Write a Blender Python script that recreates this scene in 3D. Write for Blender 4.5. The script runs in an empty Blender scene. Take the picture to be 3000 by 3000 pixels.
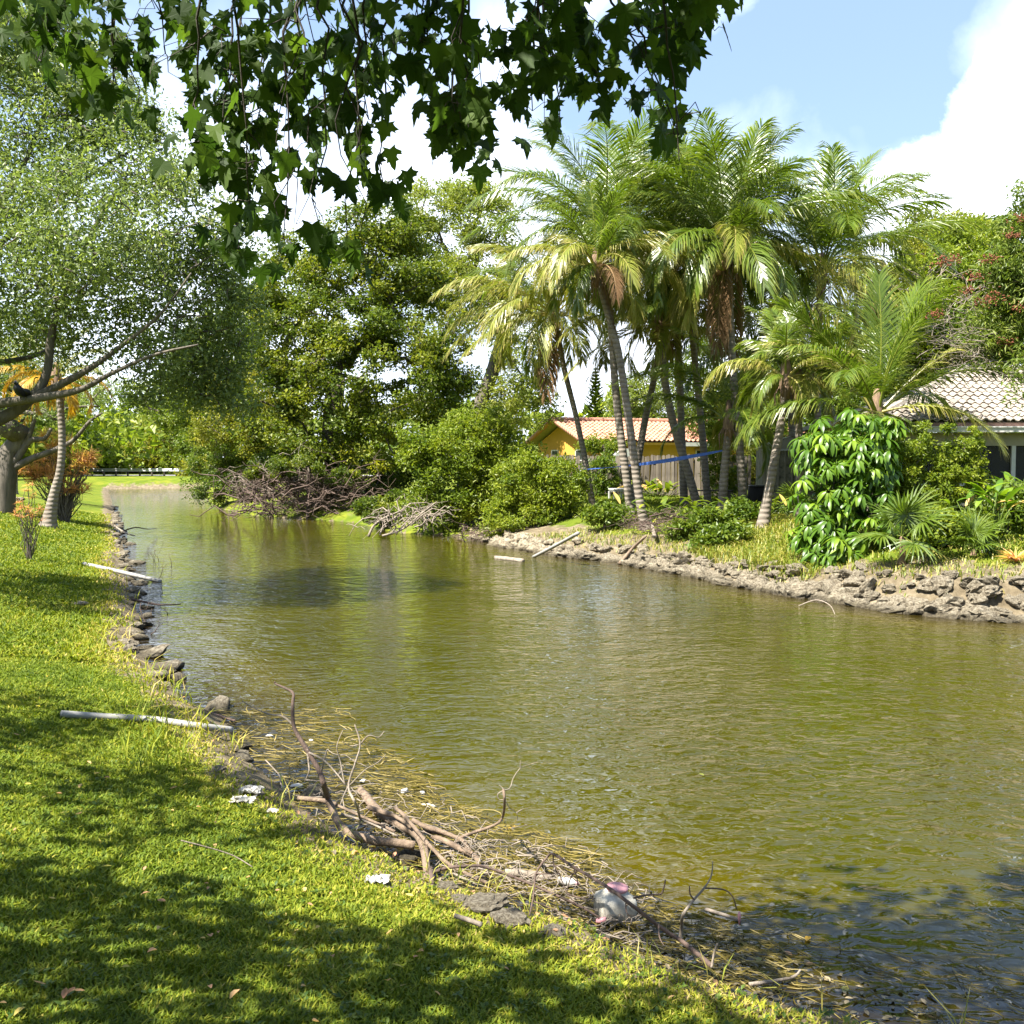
import bpy, math, random
import numpy as np
from mathutils import Vector, Matrix, noise as mnoise
R = np.random.default_rng(7)
random.seed(7)
sc = bpy.context.scene
C = sc.collection
rad = math.radians
# ---------------------------------------------------------------- camera
EYE = 2.6
PITCH = math.atan(150 / 3000)
cam = bpy.data.cameras.new("camera")
cam.lens = 36; cam.sensor_width = 36; cam.clip_start = 0.05; cam.clip_end = 3000
co = bpy.data.objects.new("camera", cam); C.objects.link(co)
co.location = (0, 0, EYE); co.rotation_euler = (math.pi / 2 - PITCH, 0, 0)
sc.camera = co
# ---------------------------------------------------------------- light
SUN_EL, SUN_AZ = rad(57), math.atan2(-0.82, -0.57)        # azimuth as (x, y) direction towards the sun
sdir = Vector((math.cos(SUN_EL) * math.sin(SUN_AZ), math.cos(SUN_EL) * math.cos(SUN_AZ), math.sin(SUN_EL)))
sl = bpy.data.lights.new("sun", 'SUN'); sl.energy = 5.0; sl.angle = rad(0.53); sl.color = (1.0, 0.955, 0.87)
so = bpy.data.objects.new("sun", sl); C.objects.link(so)
so.rotation_euler = sdir.to_track_quat('Z', 'Y').to_euler()
sc.view_settings.view_transform = 'Standard'; sc.view_settings.look = 'None'
sc.view_settings.exposure = 1.95; sc.view_settings.gamma = 1.0; sc.view_settings.use_curve_mapping = False
sc.cycles.max_bounces = 7; sc.cycles.diffuse_bounces = 3; sc.cycles.glossy_bounces = 3
sc.cycles.transmission_bounces = 5; sc.cycles.transparent_max_bounces = 6
sc.cycles.caustics_reflective = False; sc.cycles.caustics_refractive = False

def pdir(px, py):
    cx, cy = (px - 1500) / 3000, (1500 - py) / 3000
    return np.array([cx, math.cos(PITCH) + cy * math.sin(PITCH), -math.sin(PITCH) + cy * math.cos(PITCH)])
def P(px, py, Y):
    d = pdir(px, py); t = Y / d[1]
    return np.array([d[0] * t, Y, EYE + d[2] * t])
def PZ(px, py, z=0.0):
    d = pdir(px, py); t = (z - EYE) / d[2]
    return np.array([d[0] * t, d[1] * t, z])

# world: Nishita sky with cumulus
W = bpy.data.worlds.new("World"); sc.world = W; W.use_nodes = True
nt = W.node_tree; nt.nodes.clear()
def nd(t, typ, **kw):
    n = t.nodes.new(typ)
    for k, v in kw.items(): setattr(n, k, v)
    return n
out = nd(nt, 'ShaderNodeOutputWorld'); bg = nd(nt, 'ShaderNodeBackground')
bg.inputs['Strength'].default_value = 0.085
sky = nd(nt, 'ShaderNodeTexSky', sky_type='NISHITA'); sky.sun_disc = False
sky.sun_elevation = SUN_EL; sky.sun_rotation = SUN_AZ
sky.air_density = 1.0; sky.dust_density = 1.6; sky.ozone_density = 1.5
tc = nd(nt, 'ShaderNodeTexCoord')
def wmath(op, a, b=None, clamp=False):
    n = nd(nt, 'ShaderNodeMath', operation=op, use_clamp=clamp)
    for i, v in enumerate((a, b)):
        if v is None: continue
        if isinstance(v, (int, float)): n.inputs[i].default_value = v
        else: nt.links.new(v, n.inputs[i])
    return n.outputs[0]
def wnoise(scale, detail, dist=0.0):
    n = nd(nt, 'ShaderNodeTexNoise'); n.inputs['Scale'].default_value = scale; n.inputs['Detail'].default_value = detail
    n.inputs['Roughness'].default_value = 0.58; n.inputs['Distortion'].default_value = dist
    nt.links.new(tc.outputs['Generated'], n.inputs['Vector']); return n.outputs['Fac']
n1 = wnoise(7.5, 9, 0.25); n2 = wnoise(2.2, 5)
acc = None
#  cumulus heaps: centre of each heap as a sky direction, its angular radius and how soft its rim is
for (px, py, r, sx, sy, soft, amp) in [(2800, 640, 0.085, 1.0, 1.0, 0.022, 1.0), (2910, 450, 0.038, 1.0, 1.0, 0.022, 1.0), (3080, 620, 0.13, 1.0, 1.0, 0.022, 1.0), (2620, 700, 0.045, 1, 1, .022, 1.0),
                              (2980, 150, 0.045, 1.0, 1.0, 0.10, 0.7), (3120, 120, 0.07, 1, 1, .10, .7), (1820, -420, .14, 1, 1, .06, 1), (1650, -250, .08, 1, 1, .06, 1), (1480, 560, 0.10, 1.0, 1.0, 0.12, 1.0), (1150, 560, 0.13, 1, 1, 0.14, 1.0),
                              (1500, 800, 0.16, 1, 1, 0.14, 1.0), (700, 700, 0.2, 1, 1, 0.2, 0.9), (1480, 160, 0.07, 1, 1, 0.12, 0.9), (1050, 250, 0.06, 1, 1, 0.2, 0.6),
                              (2000, 1150, 0.26, 1, 1, .2, .95), (600, 1150, 0.3, 1, 1, .25, .9)]:
    d = pdir(px, py); d = d / np.linalg.norm(d)
    vm = nd(nt, 'ShaderNodeVectorMath', operation='DISTANCE')
    nt.links.new(tc.outputs['Generated'], vm.inputs[0]); vm.inputs[1].default_value = tuple(d)
    q = wmath('SUBTRACT', r, vm.outputs['Value'])
    q = wmath('ADD', q, wmath('MULTIPLY', wmath('SUBTRACT', n1, 0.5), 0.17))
    q = wmath('DIVIDE', q, soft, True)
    q = wmath('MULTIPLY', q, amp)
    acc = q if acc is None else wmath('MAXIMUM', acc, q)
# scattered fair-weather clouds over the rest of the sky
g = wmath('MULTIPLY', wmath('SUBTRACT', n2, 0.60), 7.0, True)
acc = wmath('MAXIMUM', acc, wmath('MULTIPLY', g, 0.55))
mx = nd(nt, 'ShaderNodeMix', data_type='RGBA'); nt.links.new(acc, mx.inputs[0])
# thin milky veil lightens the blue
veil = nd(nt, 'ShaderNodeMix', data_type='RGBA'); veil.inputs[0].default_value = 0.55
nt.links.new(sky.outputs[0], veil.inputs[6]); veil.inputs[7].default_value = (1.7, 2.35, 3.5, 1)
nt.links.new(veil.outputs[2], mx.inputs[6]); mx.inputs[7].default_value = (7.0, 7.5, 8.4, 1)
nt.links.new(mx.outputs[2], bg.inputs['Color']); nt.links.new(bg.outputs[0], out.inputs[0])

# ---------------------------------------------------------------- helpers
def tag(o, label=None, cat=None, group=None, kind=None):
    if label: o['label'] = label
    if cat: o['category'] = cat
    if group: o['group'] = group
    if kind: o['kind'] = kind
    return o
def empty(name, loc, rz=0.0):
    o = bpy.data.objects.new(name, None); C.objects.link(o); o.location = tuple(loc); o.rotation_euler = (0, 0, rz)
    o.empty_display_size = 0.2
    return o
class MB:
    """collects vertices, quads, tris and a per-vertex number v; builds ONE mesh object"""
    def __init__(s): s.V = []; s.Q = []; s.T = []; s.A = []; s.n = 0; s.M = []
    def add(s, V, Q=None, T=None, a=0.5):
        V = np.asarray(V, float).reshape(-1, 3); k = len(V)
        s.V.append(V)
        if Q is not None and len(Q): s.Q.append(np.asarray(Q, np.int64).reshape(-1, 4) + s.n)
        if T is not None and len(T): s.T.append(np.asarray(T, np.int64).reshape(-1, 3) + s.n)
        s.A.append(np.broadcast_to(np.asarray(a, float), (k,)).copy()); s.n += k
    def mesh(s, name, mat, smooth=True, origin=None):
        V = np.concatenate(s.V) if s.V else np.zeros((0, 3))
        if origin is not None: V = V - np.asarray(origin)
        Q = np.concatenate(s.Q) if s.Q else np.zeros((0, 4), np.int64)
        T = np.concatenate(s.T) if s.T else np.zeros((0, 3), np.int64)
        me = bpy.data.meshes.new(name)
        me.vertices.add(len(V)); me.vertices.foreach_set('co', V.astype(np.float32).ravel())
        nl = len(Q) * 4 + len(T) * 3
        me.loops.add(nl); me.loops.foreach_set('vertex_index', np.concatenate([Q.ravel(), T.ravel()]).astype(np.int32))
        me.polygons.add(len(Q) + len(T))
        st = np.concatenate([np.arange(len(Q)) * 4, len(Q) * 4 + np.arange(len(T)) * 3]).astype(np.int32)
        me.polygons.foreach_set('loop_start', st)
        me.polygons.foreach_set('use_smooth', np.full(len(Q) + len(T), smooth))
        me.update(calc_edges=True)
        at = me.attributes.new('v', 'FLOAT', 'POINT'); at.data.foreach_set('value', np.concatenate(s.A).astype(np.float32))
        for m in (mat if isinstance(mat, (list, tuple)) else [mat]): me.materials.append(m)
        return me
    def build(s, name, mat, parent=None, smooth=True, world=True):
        org = None
        if parent is not None and world: org = parent.location
        me = s.mesh(name, mat, smooth, org)
        return link(name, me, parent)
def link(name, me, parent=None):
    o = bpy.data.objects.new(name, me); C.objects.link(o)
    if parent is not None: o.parent = parent
    return o
def tube(mb, pts, radii, sides=6, a=0.5, cap=True, wob=0.0):
    pts = np.asarray(pts, float); n = len(pts); radii = np.broadcast_to(np.asarray(radii, float), (n,))
    t = np.gradient(pts, axis=0); t /= np.linalg.norm(t, axis=1)[:, None] + 1e-9
    up = np.array([0, 0, 1.0]) if abs(t[0, 2]) < 0.9 else np.array([1.0, 0, 0])
    u = np.cross(t, up); u /= np.linalg.norm(u, axis=1)[:, None] + 1e-9
    for i in range(1, n):                                   # keep frames from flipping
        if np.dot(u[i], u[i - 1]) < 0: u[i] = -u[i]
        u[i] = u[i] * .5 + u[i - 1] * .5; u[i] -= t[i] * np.dot(u[i], t[i]); u[i] /= np.linalg.norm(u[i]) + 1e-9
    w = np.cross(t, u)
    th = np.linspace(0, 2 * math.pi, sides, endpoint=False)
    rr = radii[:, None] * (1 + (wob * R.normal(size=(n, sides)) if wob else 0))
    V = pts[:, None] + rr[..., None] * (np.cos(th)[None, :, None] * u[:, None] + np.sin(th)[None, :, None] * w[:, None])
    i = np.arange(n - 1)[:, None] * sides; j = np.arange(sides)[None]; k = (j + 1) % sides
    Q = np.stack([i + j, i + k, i + sides + k, i + sides + j], -1).reshape(-1, 4)
    V = V.reshape(-1, 3); T = None
    if cap:
        V = np.vstack([V, pts[0], pts[-1]]); b = n * sides
        jj = np.arange(sides); kk = (jj + 1) % sides
        T = np.vstack([np.stack([np.full(sides, b), kk, jj], -1), np.stack([np.full(sides, b + 1), (n - 1) * sides + jj, (n - 1) * sides + kk], -1)])
    mb.add(V, Q, T, a)
def spline(pts, n):
    pts = np.asarray(pts, float)
    if len(pts) < 3: 
        t = np.linspace(0, 1, n)[:, None]; return pts[0] * (1 - t) + pts[-1] * t
    k = np.linspace(0, len(pts) - 1, n); o = []
    for s in k:
        i = min(int(s), len(pts) - 2); f = s - i
        p0 = pts[max(i - 1, 0)]; p1 = pts[i]; p2 = pts[i + 1]; p3 = pts[min(i + 2, len(pts) - 1)]
        o.append(0.5 * (2 * p1 + (p2 - p0) * f + (2 * p0 - 5 * p1 + 4 * p2 - p3) * f * f + (3 * p1 - p0 - 3 * p2 + p3) * f ** 3))
    return np.array(o)
def box(mb, lo, hi, a=0.5, M=None):
    x0, y0, z0 = lo; x1, y1, z1 = hi
    V = np.array([[x0, y0, z0], [x1, y0, z0], [x1, y1, z0], [x0, y1, z0], [x0, y0, z1], [x1, y0, z1], [x1, y1, z1], [x0, y1, z1]], float)
    if M is not None: V = V @ np.array(M)[:3, :3].T + np.array(M)[:3, 3]
    mb.add(V, [[0, 3, 2, 1], [4, 5, 6, 7], [0, 1, 5, 4], [1, 2, 6, 5], [2, 3, 7, 6], [3, 0, 4, 7]], None, a)
def unit(v): return v / (np.linalg.norm(v, axis=-1, keepdims=True) + 1e-9)
def rnd_dirs(n): return unit(R.normal(size=(n, 3)))

# ---------------------------------------------------------------- materials
def mat(name):
    m = bpy.data.materials.new(name); m.use_nodes = True; t = m.node_tree
    return m, t, t.nodes['Principled BSDF']
def ramp(t, fac, stops):
    r = nd(t, 'ShaderNodeValToRGB'); e = r.color_ramp.elements
    while len(e) < len(stops): e.new(0.5)
    for i, (p, c) in enumerate(stops): e[i].position = p; e[i].color = (*c, 1)
    t.links.new(fac, r.inputs[0]); return r.outputs[0]
def tnoise(t, scale, detail=4, rough=.55, vec=None, dist=0):
    n = nd(t, 'ShaderNodeTexNoise'); n.inputs['Scale'].default_value = scale; n.inputs['Detail'].default_value = detail
    n.inputs['Roughness'].default_value = rough; n.inputs['Distortion'].default_value = dist
    t.links.new(vec if vec is not None else coord(t), n.inputs['Vector']); return n.outputs['Fac']
def coord(t, kind='Object', scale=None):
    c = nd(t, 'ShaderNodeTexCoord').outputs[kind]
    if scale is not None:
        m = nd(t, 'ShaderNodeMapping'); m.inputs['Scale'].default_value = scale; t.links.new(c, m.inputs[0]); return m.outputs[0]
    return c
def attr(t, name='v'):
    a = nd(t, 'ShaderNodeAttribute'); a.attribute_name = name; return a.outputs['Fac']
def mixc(t, f, a, b, mode='MIX'):
    m = nd(t, 'ShaderNodeMix', data_type='RGBA', blend_type=mode)
    for i, v in ((0, f), (6, a), (7, b)):
        if isinstance(v, (int, float)): m.inputs[i].default_value = v
        elif isinstance(v, tuple): m.inputs[i].default_value = (*v, 1) if len(v) == 3 else v
        else: t.links.new(v, m.inputs[i])
    return m.outputs[2]
def bump(t, bs, h, strength=.5, dist=.02):
    b = nd(t, 'ShaderNodeBump'); b.inputs['Strength'].default_value = strength; b.inputs['Distance'].default_value = dist
    t.links.new(h, b.inputs['Height']); t.links.new(b.outputs[0], bs.inputs['Normal'])
def leafmat(name, stops, trans=.4, rough=.45, spec=.35, tcol=1.25):
    m, t, b = mat(name)
    c = ramp(t, attr(t), stops)
    t.links.new(c, b.inputs['Base Color']); b.inputs['Roughness'].default_value = rough
    b.inputs['Specular IOR Level'].default_value = spec
    tr = nd(t, 'ShaderNodeBsdfTranslucent'); mu = mixc(t, 1.0, c, (tcol * 1.1, tcol * 1.15, tcol * .5), 'MULTIPLY')
    t.links.new(mu, tr.inputs[0]); ms = nd(t, 'ShaderNodeMixShader'); ms.inputs[0].default_value = trans
    o = t.nodes['Material Output']
    t.links.new(b.outputs[0], ms.inputs[1]); t.links.new(tr.outputs[0], ms.inputs[2]); t.links.new(ms.outputs[0], o.inputs[0])
    return m
def barkmat(name, c1, c2, sc1=6, bs=.6, stretch=(1, 1, .25)):
    m, t, b = mat(name); v = coord(t, 'Object', stretch)
    f = tnoise(t, sc1, 6, .65, v); c = ramp(t, f, [(.3, c1), (.7, c2)])
    t.links.new(c, b.inputs['Base Color']); b.inputs['Roughness'].default_value = .85
    bump(t, b, tnoise(t, sc1 * 4, 5, .7, v), bs, .03); return m
def plain(name, c, rough=.6, var=.12, scale=4, spec=.4, metal=0, bmp=.1):
    m, t, b = mat(name); f = tnoise(t, scale, 5, .6)
    lo = tuple(x * (1 - var * 1.6) for x in c); hi = tuple(min(1, x * (1 + var)) for x in c)
    t.links.new(ramp(t, f, [(.3, lo), (.7, hi)]), b.inputs['Base Color']); b.inputs['Roughness'].default_value = rough
    b.inputs['Specular IOR Level'].default_value = spec; b.inputs['Metallic'].default_value = metal
    if bmp: bump(t, b, tnoise(t, scale * 6, 4), bmp, .01)
    return m
G = {}
G['maple'] = leafmat('maple_leaf', [(0, (.018, .040, .008)), (.6, (.050, .092, .014)), (1, (.11, .17, .024))], .52, .6, .2)
G['silver'] = leafmat('silver_leaf', [(0, (.06, .09, .022)), (.5, (.15, .20, .055)), (.85, (.26, .31, .11)), (1, (.38, .38, .18))], .38, .4, .4)
G['dark'] = leafmat('dark_leaf', [(0, (.022, .046, .006)), (.5, (.085, .125, .011)), (.8, (.18, .20, .017)), (1, (.30, .29, .022))], .38)
G['mid'] = leafmat('mid_leaf', [(0, (.03, .07, .008)), (.5, (.10, .15, .014)), (1, (.24, .265, .028))], .38)
G['bright'] = leafmat('bright_leaf', [(0, (.05, .10, .009)), (.5, (.16, .21, .018)), (1, (.31, .33, .03))], .42)
G['yellowish'] = leafmat('yellowish_leaf', [(0, (.09, .11, .010)), (.5, (.19, .20, .02)), (1, (.34, .30, .035))], .4)
G['airy'] = leafmat('airy_leaf', [(0, (.08, .12, .018)), (.5, (.17, .21, .03)), (1, (.28, .29, .06))], .42)
G['narrow'] = leafmat('narrow_leaf', [(0, (.05, .095, .014)), (.5, (.13, .18, .028)), (.85, (.22, .25, .05)), (1, (.32, .27, .10))], .4)
G['glossy'] = leafmat('glossy_leaf', [(0, (.025, .07, .005)), (.5, (.075, .15, .009)), (1, (.19, .28, .018))], .35, .38, .45)
G['frond'] = leafmat('frond_green', [(0, (.05, .09, .010)), (.5, (.11, .16, .016)), (1, (.26, .27, .045))], .38, .33, .6)
G['frondy'] = leafmat('frond_yellow', [(0, (.11, .15, .018)), (.5, (.23, .24, .04)), (1, (.48, .38, .14))], .35, .35, .55)
G['frondg'] = leafmat('frond_gold', [(0, (.35, .20, .02)), (.5, (.50, .30, .03)), (1, (.60, .42, .08))], .4)
G['frondd'] = leafmat('frond_dead', [(0, (.10, .055, .025)), (.5, (.18, .11, .055)), (1, (.30, .20, .11))], .2, .8, .1)
G['orange'] = leafmat('orange_leaf', [(0, (.42, .20, .12)), (.4, (.62, .34, .19)), (.7, (.66, .42, .18)), (1, (.52, .46, .10))], .45)
G['grass'] = leafmat('grass_blade', [(0, (.05, .09, .008)), (.40, (.13, .175, .012)), (.7, (.25, .26, .020)), (.9, (.38, .31, .07)), (1, (.46, .36, .14))], .3, .6, .2)
G['tallgrass'] = leafmat('tall_grass_blade', [(0, (.10, .15, .015)), (.5, (.20, .24, .025)), (1, (.42, .34, .10))], .35)
G['reed'] = leafmat('dead_reed', [(0, (.035, .028, .004)), (.5, (.085, .066, .009)), (.85, (.16, .125, .03)), (1, (.28, .22, .09))], .1, .6, .2)
G['bark'] = barkmat('bark_grey', (.05, .042, .03), (.145, .12, .092))
G['barkd'] = barkmat('bark_dark', (.045, .036, .026), (.13, .10, .075))
G['twig'] = barkmat('twig_pale', (.14, .11, .08), (.30, .25, .195), 12)
G['log'] = barkmat('log_tan', (.11, .075, .048), (.30, .215, .145), 14, .9)
G['twigd'] = barkmat('twig_dark', (.05, .032, .024), (.13, .085, .062), 14)
G['seed'] = plain('rusty_seed', (.17, .05, .02), .7, .3, 20)

# ---------------------------------------------------------------- canal outline and ground
left_px = [(2480, 3000), (2330, 2950), (1988, 2857), (1755, 2735), (1520, 2665), (1335, 2590), (1150, 2520), (1010, 2450), (930, 2400), (823, 2300), (740, 2236), (690, 2175), (672, 2112), (543, 2050),
           (466, 1964), (385, 1892), (419, 1848), (400, 1757), (358, 1668), (373, 1627), (345, 1552), (333, 1482), (322, 1450), (318, 1432)]
right_px = [(620, 1430), (590, 1452), (640, 1490), (750, 1512), (900, 1520), (1040, 1532), (1150, 1560), (1393, 1575), (1500, 1604), (1624, 1624), (1707, 1637), (1810, 1645), (1885, 1662),
            (1993, 1678), (2080, 1695), (2200, 1723), (2391, 1754), (2443, 1764), (2510, 1775), (2635, 1790), (2769, 1808), (3000, 1821)]
Ls = [(30, .5), (10, 2.9), (4, 3.7)] + [tuple(PZ(*p)[:2]) for p in left_px]
Rs = [tuple(PZ(*p)[:2]) for p in right_px] + [(14, 15.2), (30, 12.5)]
poly = np.array(Ls + Rs); nL = len(Ls)
def sdist(X, Y):
    """signed distance to the shore (positive on land) and whether the nearest shore is the right-hand one"""
    best = np.full(X.shape, 1e9); right = np.zeros(X.shape, bool); inside = np.zeros(X.shape, bool)
    n = len(poly)
    for i in range(n):
        a = poly[i]; b = poly[(i + 1) % n]; ab = b - a
        t = np.clip(((X - a[0]) * ab[0] + (Y - a[1]) * ab[1]) / (ab @ ab + 1e-12), 0, 1)
        d = np.hypot(X - a[0] - t * ab[0], Y - a[1] - t * ab[1])
        if i != n - 1:
            m = d < best; best = np.where(m, d, best); right = np.where(m, i >= nL - 1, right)
        c = ((a[1] > Y) != (b[1] > Y)) & (X < ab[0] * (Y - a[1]) / (ab[1] + 1e-12) + a[0])
        inside ^= c
    return np.where(inside, -best, best), right
_ph = R.uniform(0, 6.28, (24, 2)); _dr = R.uniform(0, 6.28, 24)
def wav(X, Y, f, k0=0, k=5):
    s = 0
    for i in range(k):
        a = _dr[(i + k0) % 24]; ff = f * (1 + .37 * i)
        s = s + np.sin((X * math.cos(a) + Y * math.sin(a)) * ff + _ph[(i + k0) % 24, 0]) * np.sin((X * math.sin(a) - Y * math.cos(a)) * ff * .8 + _ph[(i + k0) % 24, 1])
    return s / k
def smooth(x): x = np.clip(x, 0, 1); return x * x * (3 - 2 * x)
def height(X, Y, full=False):
    X = np.asarray(X, float); Y = np.asarray(Y, float)
    d, right = sdist(X, Y)
    dj = d + .10 * wav(X, Y, 5.0, 3) + .05 * wav(X, Y, 13.0, 9)
    zl = .13 * smooth(dj / .35) + .87 * smooth((dj + .2) / 6.2) ** .9 + .02 * wav(X, Y, 6, 1) * smooth(d / .5)
    hr = .34 + .26 * smooth((X - 5.5) / 2.5)
    hr = np.where(Y > 60, .6, hr)
    zr = hr * smooth(dj / .75) + (1.0 - hr) * smooth((d - .5) / 4.2) + .07 * wav(X, Y, 4.5, 6) * smooth(d / .2) * (1 - smooth((d - 1.5) / 3))
    z = np.where(right, zr, zl)
    under = -np.minimum(1.2, .04 + np.maximum(-d, 0) * .30)
    z = np.where(d < 0, under, z)
    return (z, d, right) if full else z
def hz(x, y): return float(height(np.array([x]), np.array([y]))[0])
def onground(px, py, z0=1.0):
    z = z0
    for _ in range(8): p = PZ(px, py, z); z = .5 * z + .5 * hz(p[0], p[1])
    p = PZ(px, py, z); return np.array([p[0], p[1], hz(p[0], p[1])])

th_f = np.arange(-34, 34.01, .19); th_b = np.arange(38, 326, 6.0)
TH = np.radians(np.concatenate([th_f, th_b])); RR = .45 * 1.0165 ** np.arange(0, 444)
A_, B_ = np.meshgrid(RR, TH, indexing='ij')
X = A_ * np.sin(B_); Y = A_ * np.cos(B_)
Zg, Dg, Rg = height(X, Y, True)
nr, na = X.shape
i = np.arange(nr - 1)[:, None] * na; j = np.arange(na)[None]; k = (j + 1) % na
Q = np.stack([i + j, i + k, i + na + k, i + na + j], -1).reshape(-1, 4)
mb = MB(); mb.add(np.stack([X, Y, Zg], -1).reshape(-1, 3), Q, None, 0)
mb.add([[0, 0, hz(0, 0)]], None, None, 0); mb.T.append(np.stack([np.full(na, nr * na), (np.arange(na) + 1) % na, np.arange(na)], -1))
#   v: 0 = grass, 1 = bare soil and rock by the water
dl = .22 + .30 * wav(X, Y, 1.7, 2)
dirt = np.where(Rg, 1 - smooth((Dg - 1.3 - .8 * wav(X, Y, 1.3, 8)) / 1.6), 1 - smooth((Dg - dl) / .7))
dirt = np.where(Rg & (X < -1.5), dirt * .35, dirt)
dirt = np.where(Dg < -.1, 1, dirt)
mb.A[0] = dirt.reshape(-1)
m, t, b = mat('ground_cover')
tan = ramp(t, tnoise(t, 3.5, 8, .7), [(.25, (.055, .042, .025)), (.5, (.15, .12, .075)), (.75, (.29, .24, .165))])
gr = ramp(t, tnoise(t, .9, 7, .62), [(.25, (.055, .085, .008)), (.48, (.11, .145, .011)), (.62, (.18, .19, .018)), (.8, (.25, .21, .045))])
gr2 = mixc(t, tnoise(t, 30, 3, .7), gr, (.05, .08, .01)); gr3 = mixc(t, .5, gr, gr2)
f = nd(t, 'ShaderNodeMath', operation='ADD', use_clamp=True); t.links.new(attr(t), f.inputs[0])
f2 = nd(t, 'ShaderNodeMath', operation='MULTIPLY_ADD'); t.links.new(tnoise(t, 2.2, 6, .7), f2.inputs[0]); f2.inputs[1].default_value = 1.1; f2.inputs[2].default_value = -.55
t.links.new(f2.outputs[0], f.inputs[1])
f3 = ramp(t, f.outputs[0], [(.42, (0, 0, 0)), (.62, (1, 1, 1))])
t.links.new(mixc(t, f3, gr3, tan), b.inputs['Base Color']); b.inputs['Roughness'].default_value = .95; b.inputs['Specular IOR Level'].default_value = .1
bump(t, b, tnoise(t, 22, 8, .75), .8, .05)
ground = tag(mb.build('ground', m), kind='structure')

# water surface with depth number
st = 2
Xw, Yw, Dw = X[::st, ::1], Y[::st, ::1], Dg[::st, ::1]
mb = MB(); nr2 = Xw.shape[0]
i = np.arange(nr2 - 1)[:, None] * na; Q = np.stack([i + j, i + k, i + na + k, i + na + j], -1).reshape(-1, 4)
keep = (Dw.reshape(-1)[Q].min(1) < .6); Q = Q[keep]
dep = np.clip(-Dw / 1.7, 0, 1)
mb.add(np.stack([Xw, Yw, np.zeros_like(Xw)], -1).reshape(-1, 3), Q, None, dep.reshape(-1))
m, t, b = mat('canal_water')
c = ramp(t, attr(t), [(0, (.010, .007, .004)), (.25, (.028, .021, .003)), (.6, (.047, .039, .001)), (1, (.036, .034, .001))])
big = ramp(t, tnoise(t, .22, 3), [(.3, (.8, .8, .8)), (.7, (1.15, 1.12, 1.0))])
t.links.new(mixc(t, 1.0, c, big, 'MULTIPLY'), b.inputs['Base Color'])
b.inputs['Roughness'].default_value = .03; b.inputs['IOR'].default_value = 1.333; b.inputs['Specular IOR Level'].default_value = .85
v1 = nd(t, 'ShaderNodeMapping'); v1.inputs['Scale'].default_value = (1.0, 1.5, 1); v1.inputs['Rotation'].default_value = (0, 0, rad(-18)); t.links.new(coord(t), v1.inputs[0])
w1 = tnoise(t, 5.0, 2, .5, v1.outputs[0], .8); w2 = tnoise(t, 1.6, 2, .5, v1.outputs[0], .4); w3 = tnoise(t, .35, 2, .5)
s1 = nd(t, 'ShaderNodeMath', operation='MULTIPLY_ADD'); t.links.new(w2, s1.inputs[0]); s1.inputs[1].default_value = 1.6; t.links.new(w1, s1.inputs[2])
# breeze-ruffled patches between calmer water
gustv = None
for (gx, gy, rx_, ry_) in [(1.7, 12.0, 1.2, 5.5), (-7.5, 22, 2.6, 15), (4.6, 7.4, 2.2, 2.4), (-3.0, 10.5, 1.0, 2.5), (-22, 70, 9, 22), (9, 10.5, 3, 3)]:
    mp = nd(t, 'ShaderNodeMapping', vector_type='POINT'); mp.inputs['Location'].default_value = (-gx / rx_, -gy / ry_, 0); mp.inputs['Scale'].default_value = (1 / rx_, 1 / ry_, 0); t.links.new(coord(t), mp.inputs[0])
    ln = nd(t, 'ShaderNodeVectorMath', operation='LENGTH'); t.links.new(mp.outputs[0], ln.inputs[0])
    mm_ = nd(t, 'ShaderNodeMath', operation='SUBTRACT', use_clamp=True); mm_.inputs[0].default_value = 1.25; t.links.new(ln.outputs['Value'], mm_.inputs[1])
    if gustv is None: gustv = mm_.outputs[0]
    else:
        a_m = nd(t, 'ShaderNodeMath', operation='MAXIMUM'); t.links.new(gustv, a_m.inputs[0]); t.links.new(mm_.outputs[0], a_m.inputs[1]); gustv = a_m.outputs[0]
ga1 = nd(t, 'ShaderNodeMath', operation='MULTIPLY_ADD'); t.links.new(tnoise(t, .9, 4, .6), ga1.inputs[0]); ga1.inputs[1].default_value = .8; t.links.new(gustv, ga1.inputs[2])
gust = ramp(t, ga1.outputs[0], [(.35, (.20, .20, .20)), (1.3, (.5, .5, .5))])
s2 = nd(t, 'ShaderNodeMath', operation='MULTIPLY'); t.links.new(s1.outputs[0], s2.inputs[0]); t.links.new(gust, s2.inputs[1])
bump(t, b, s2.outputs[0], 1.0, .10)
water = tag(mb.build('water', m), kind='structure')
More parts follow.
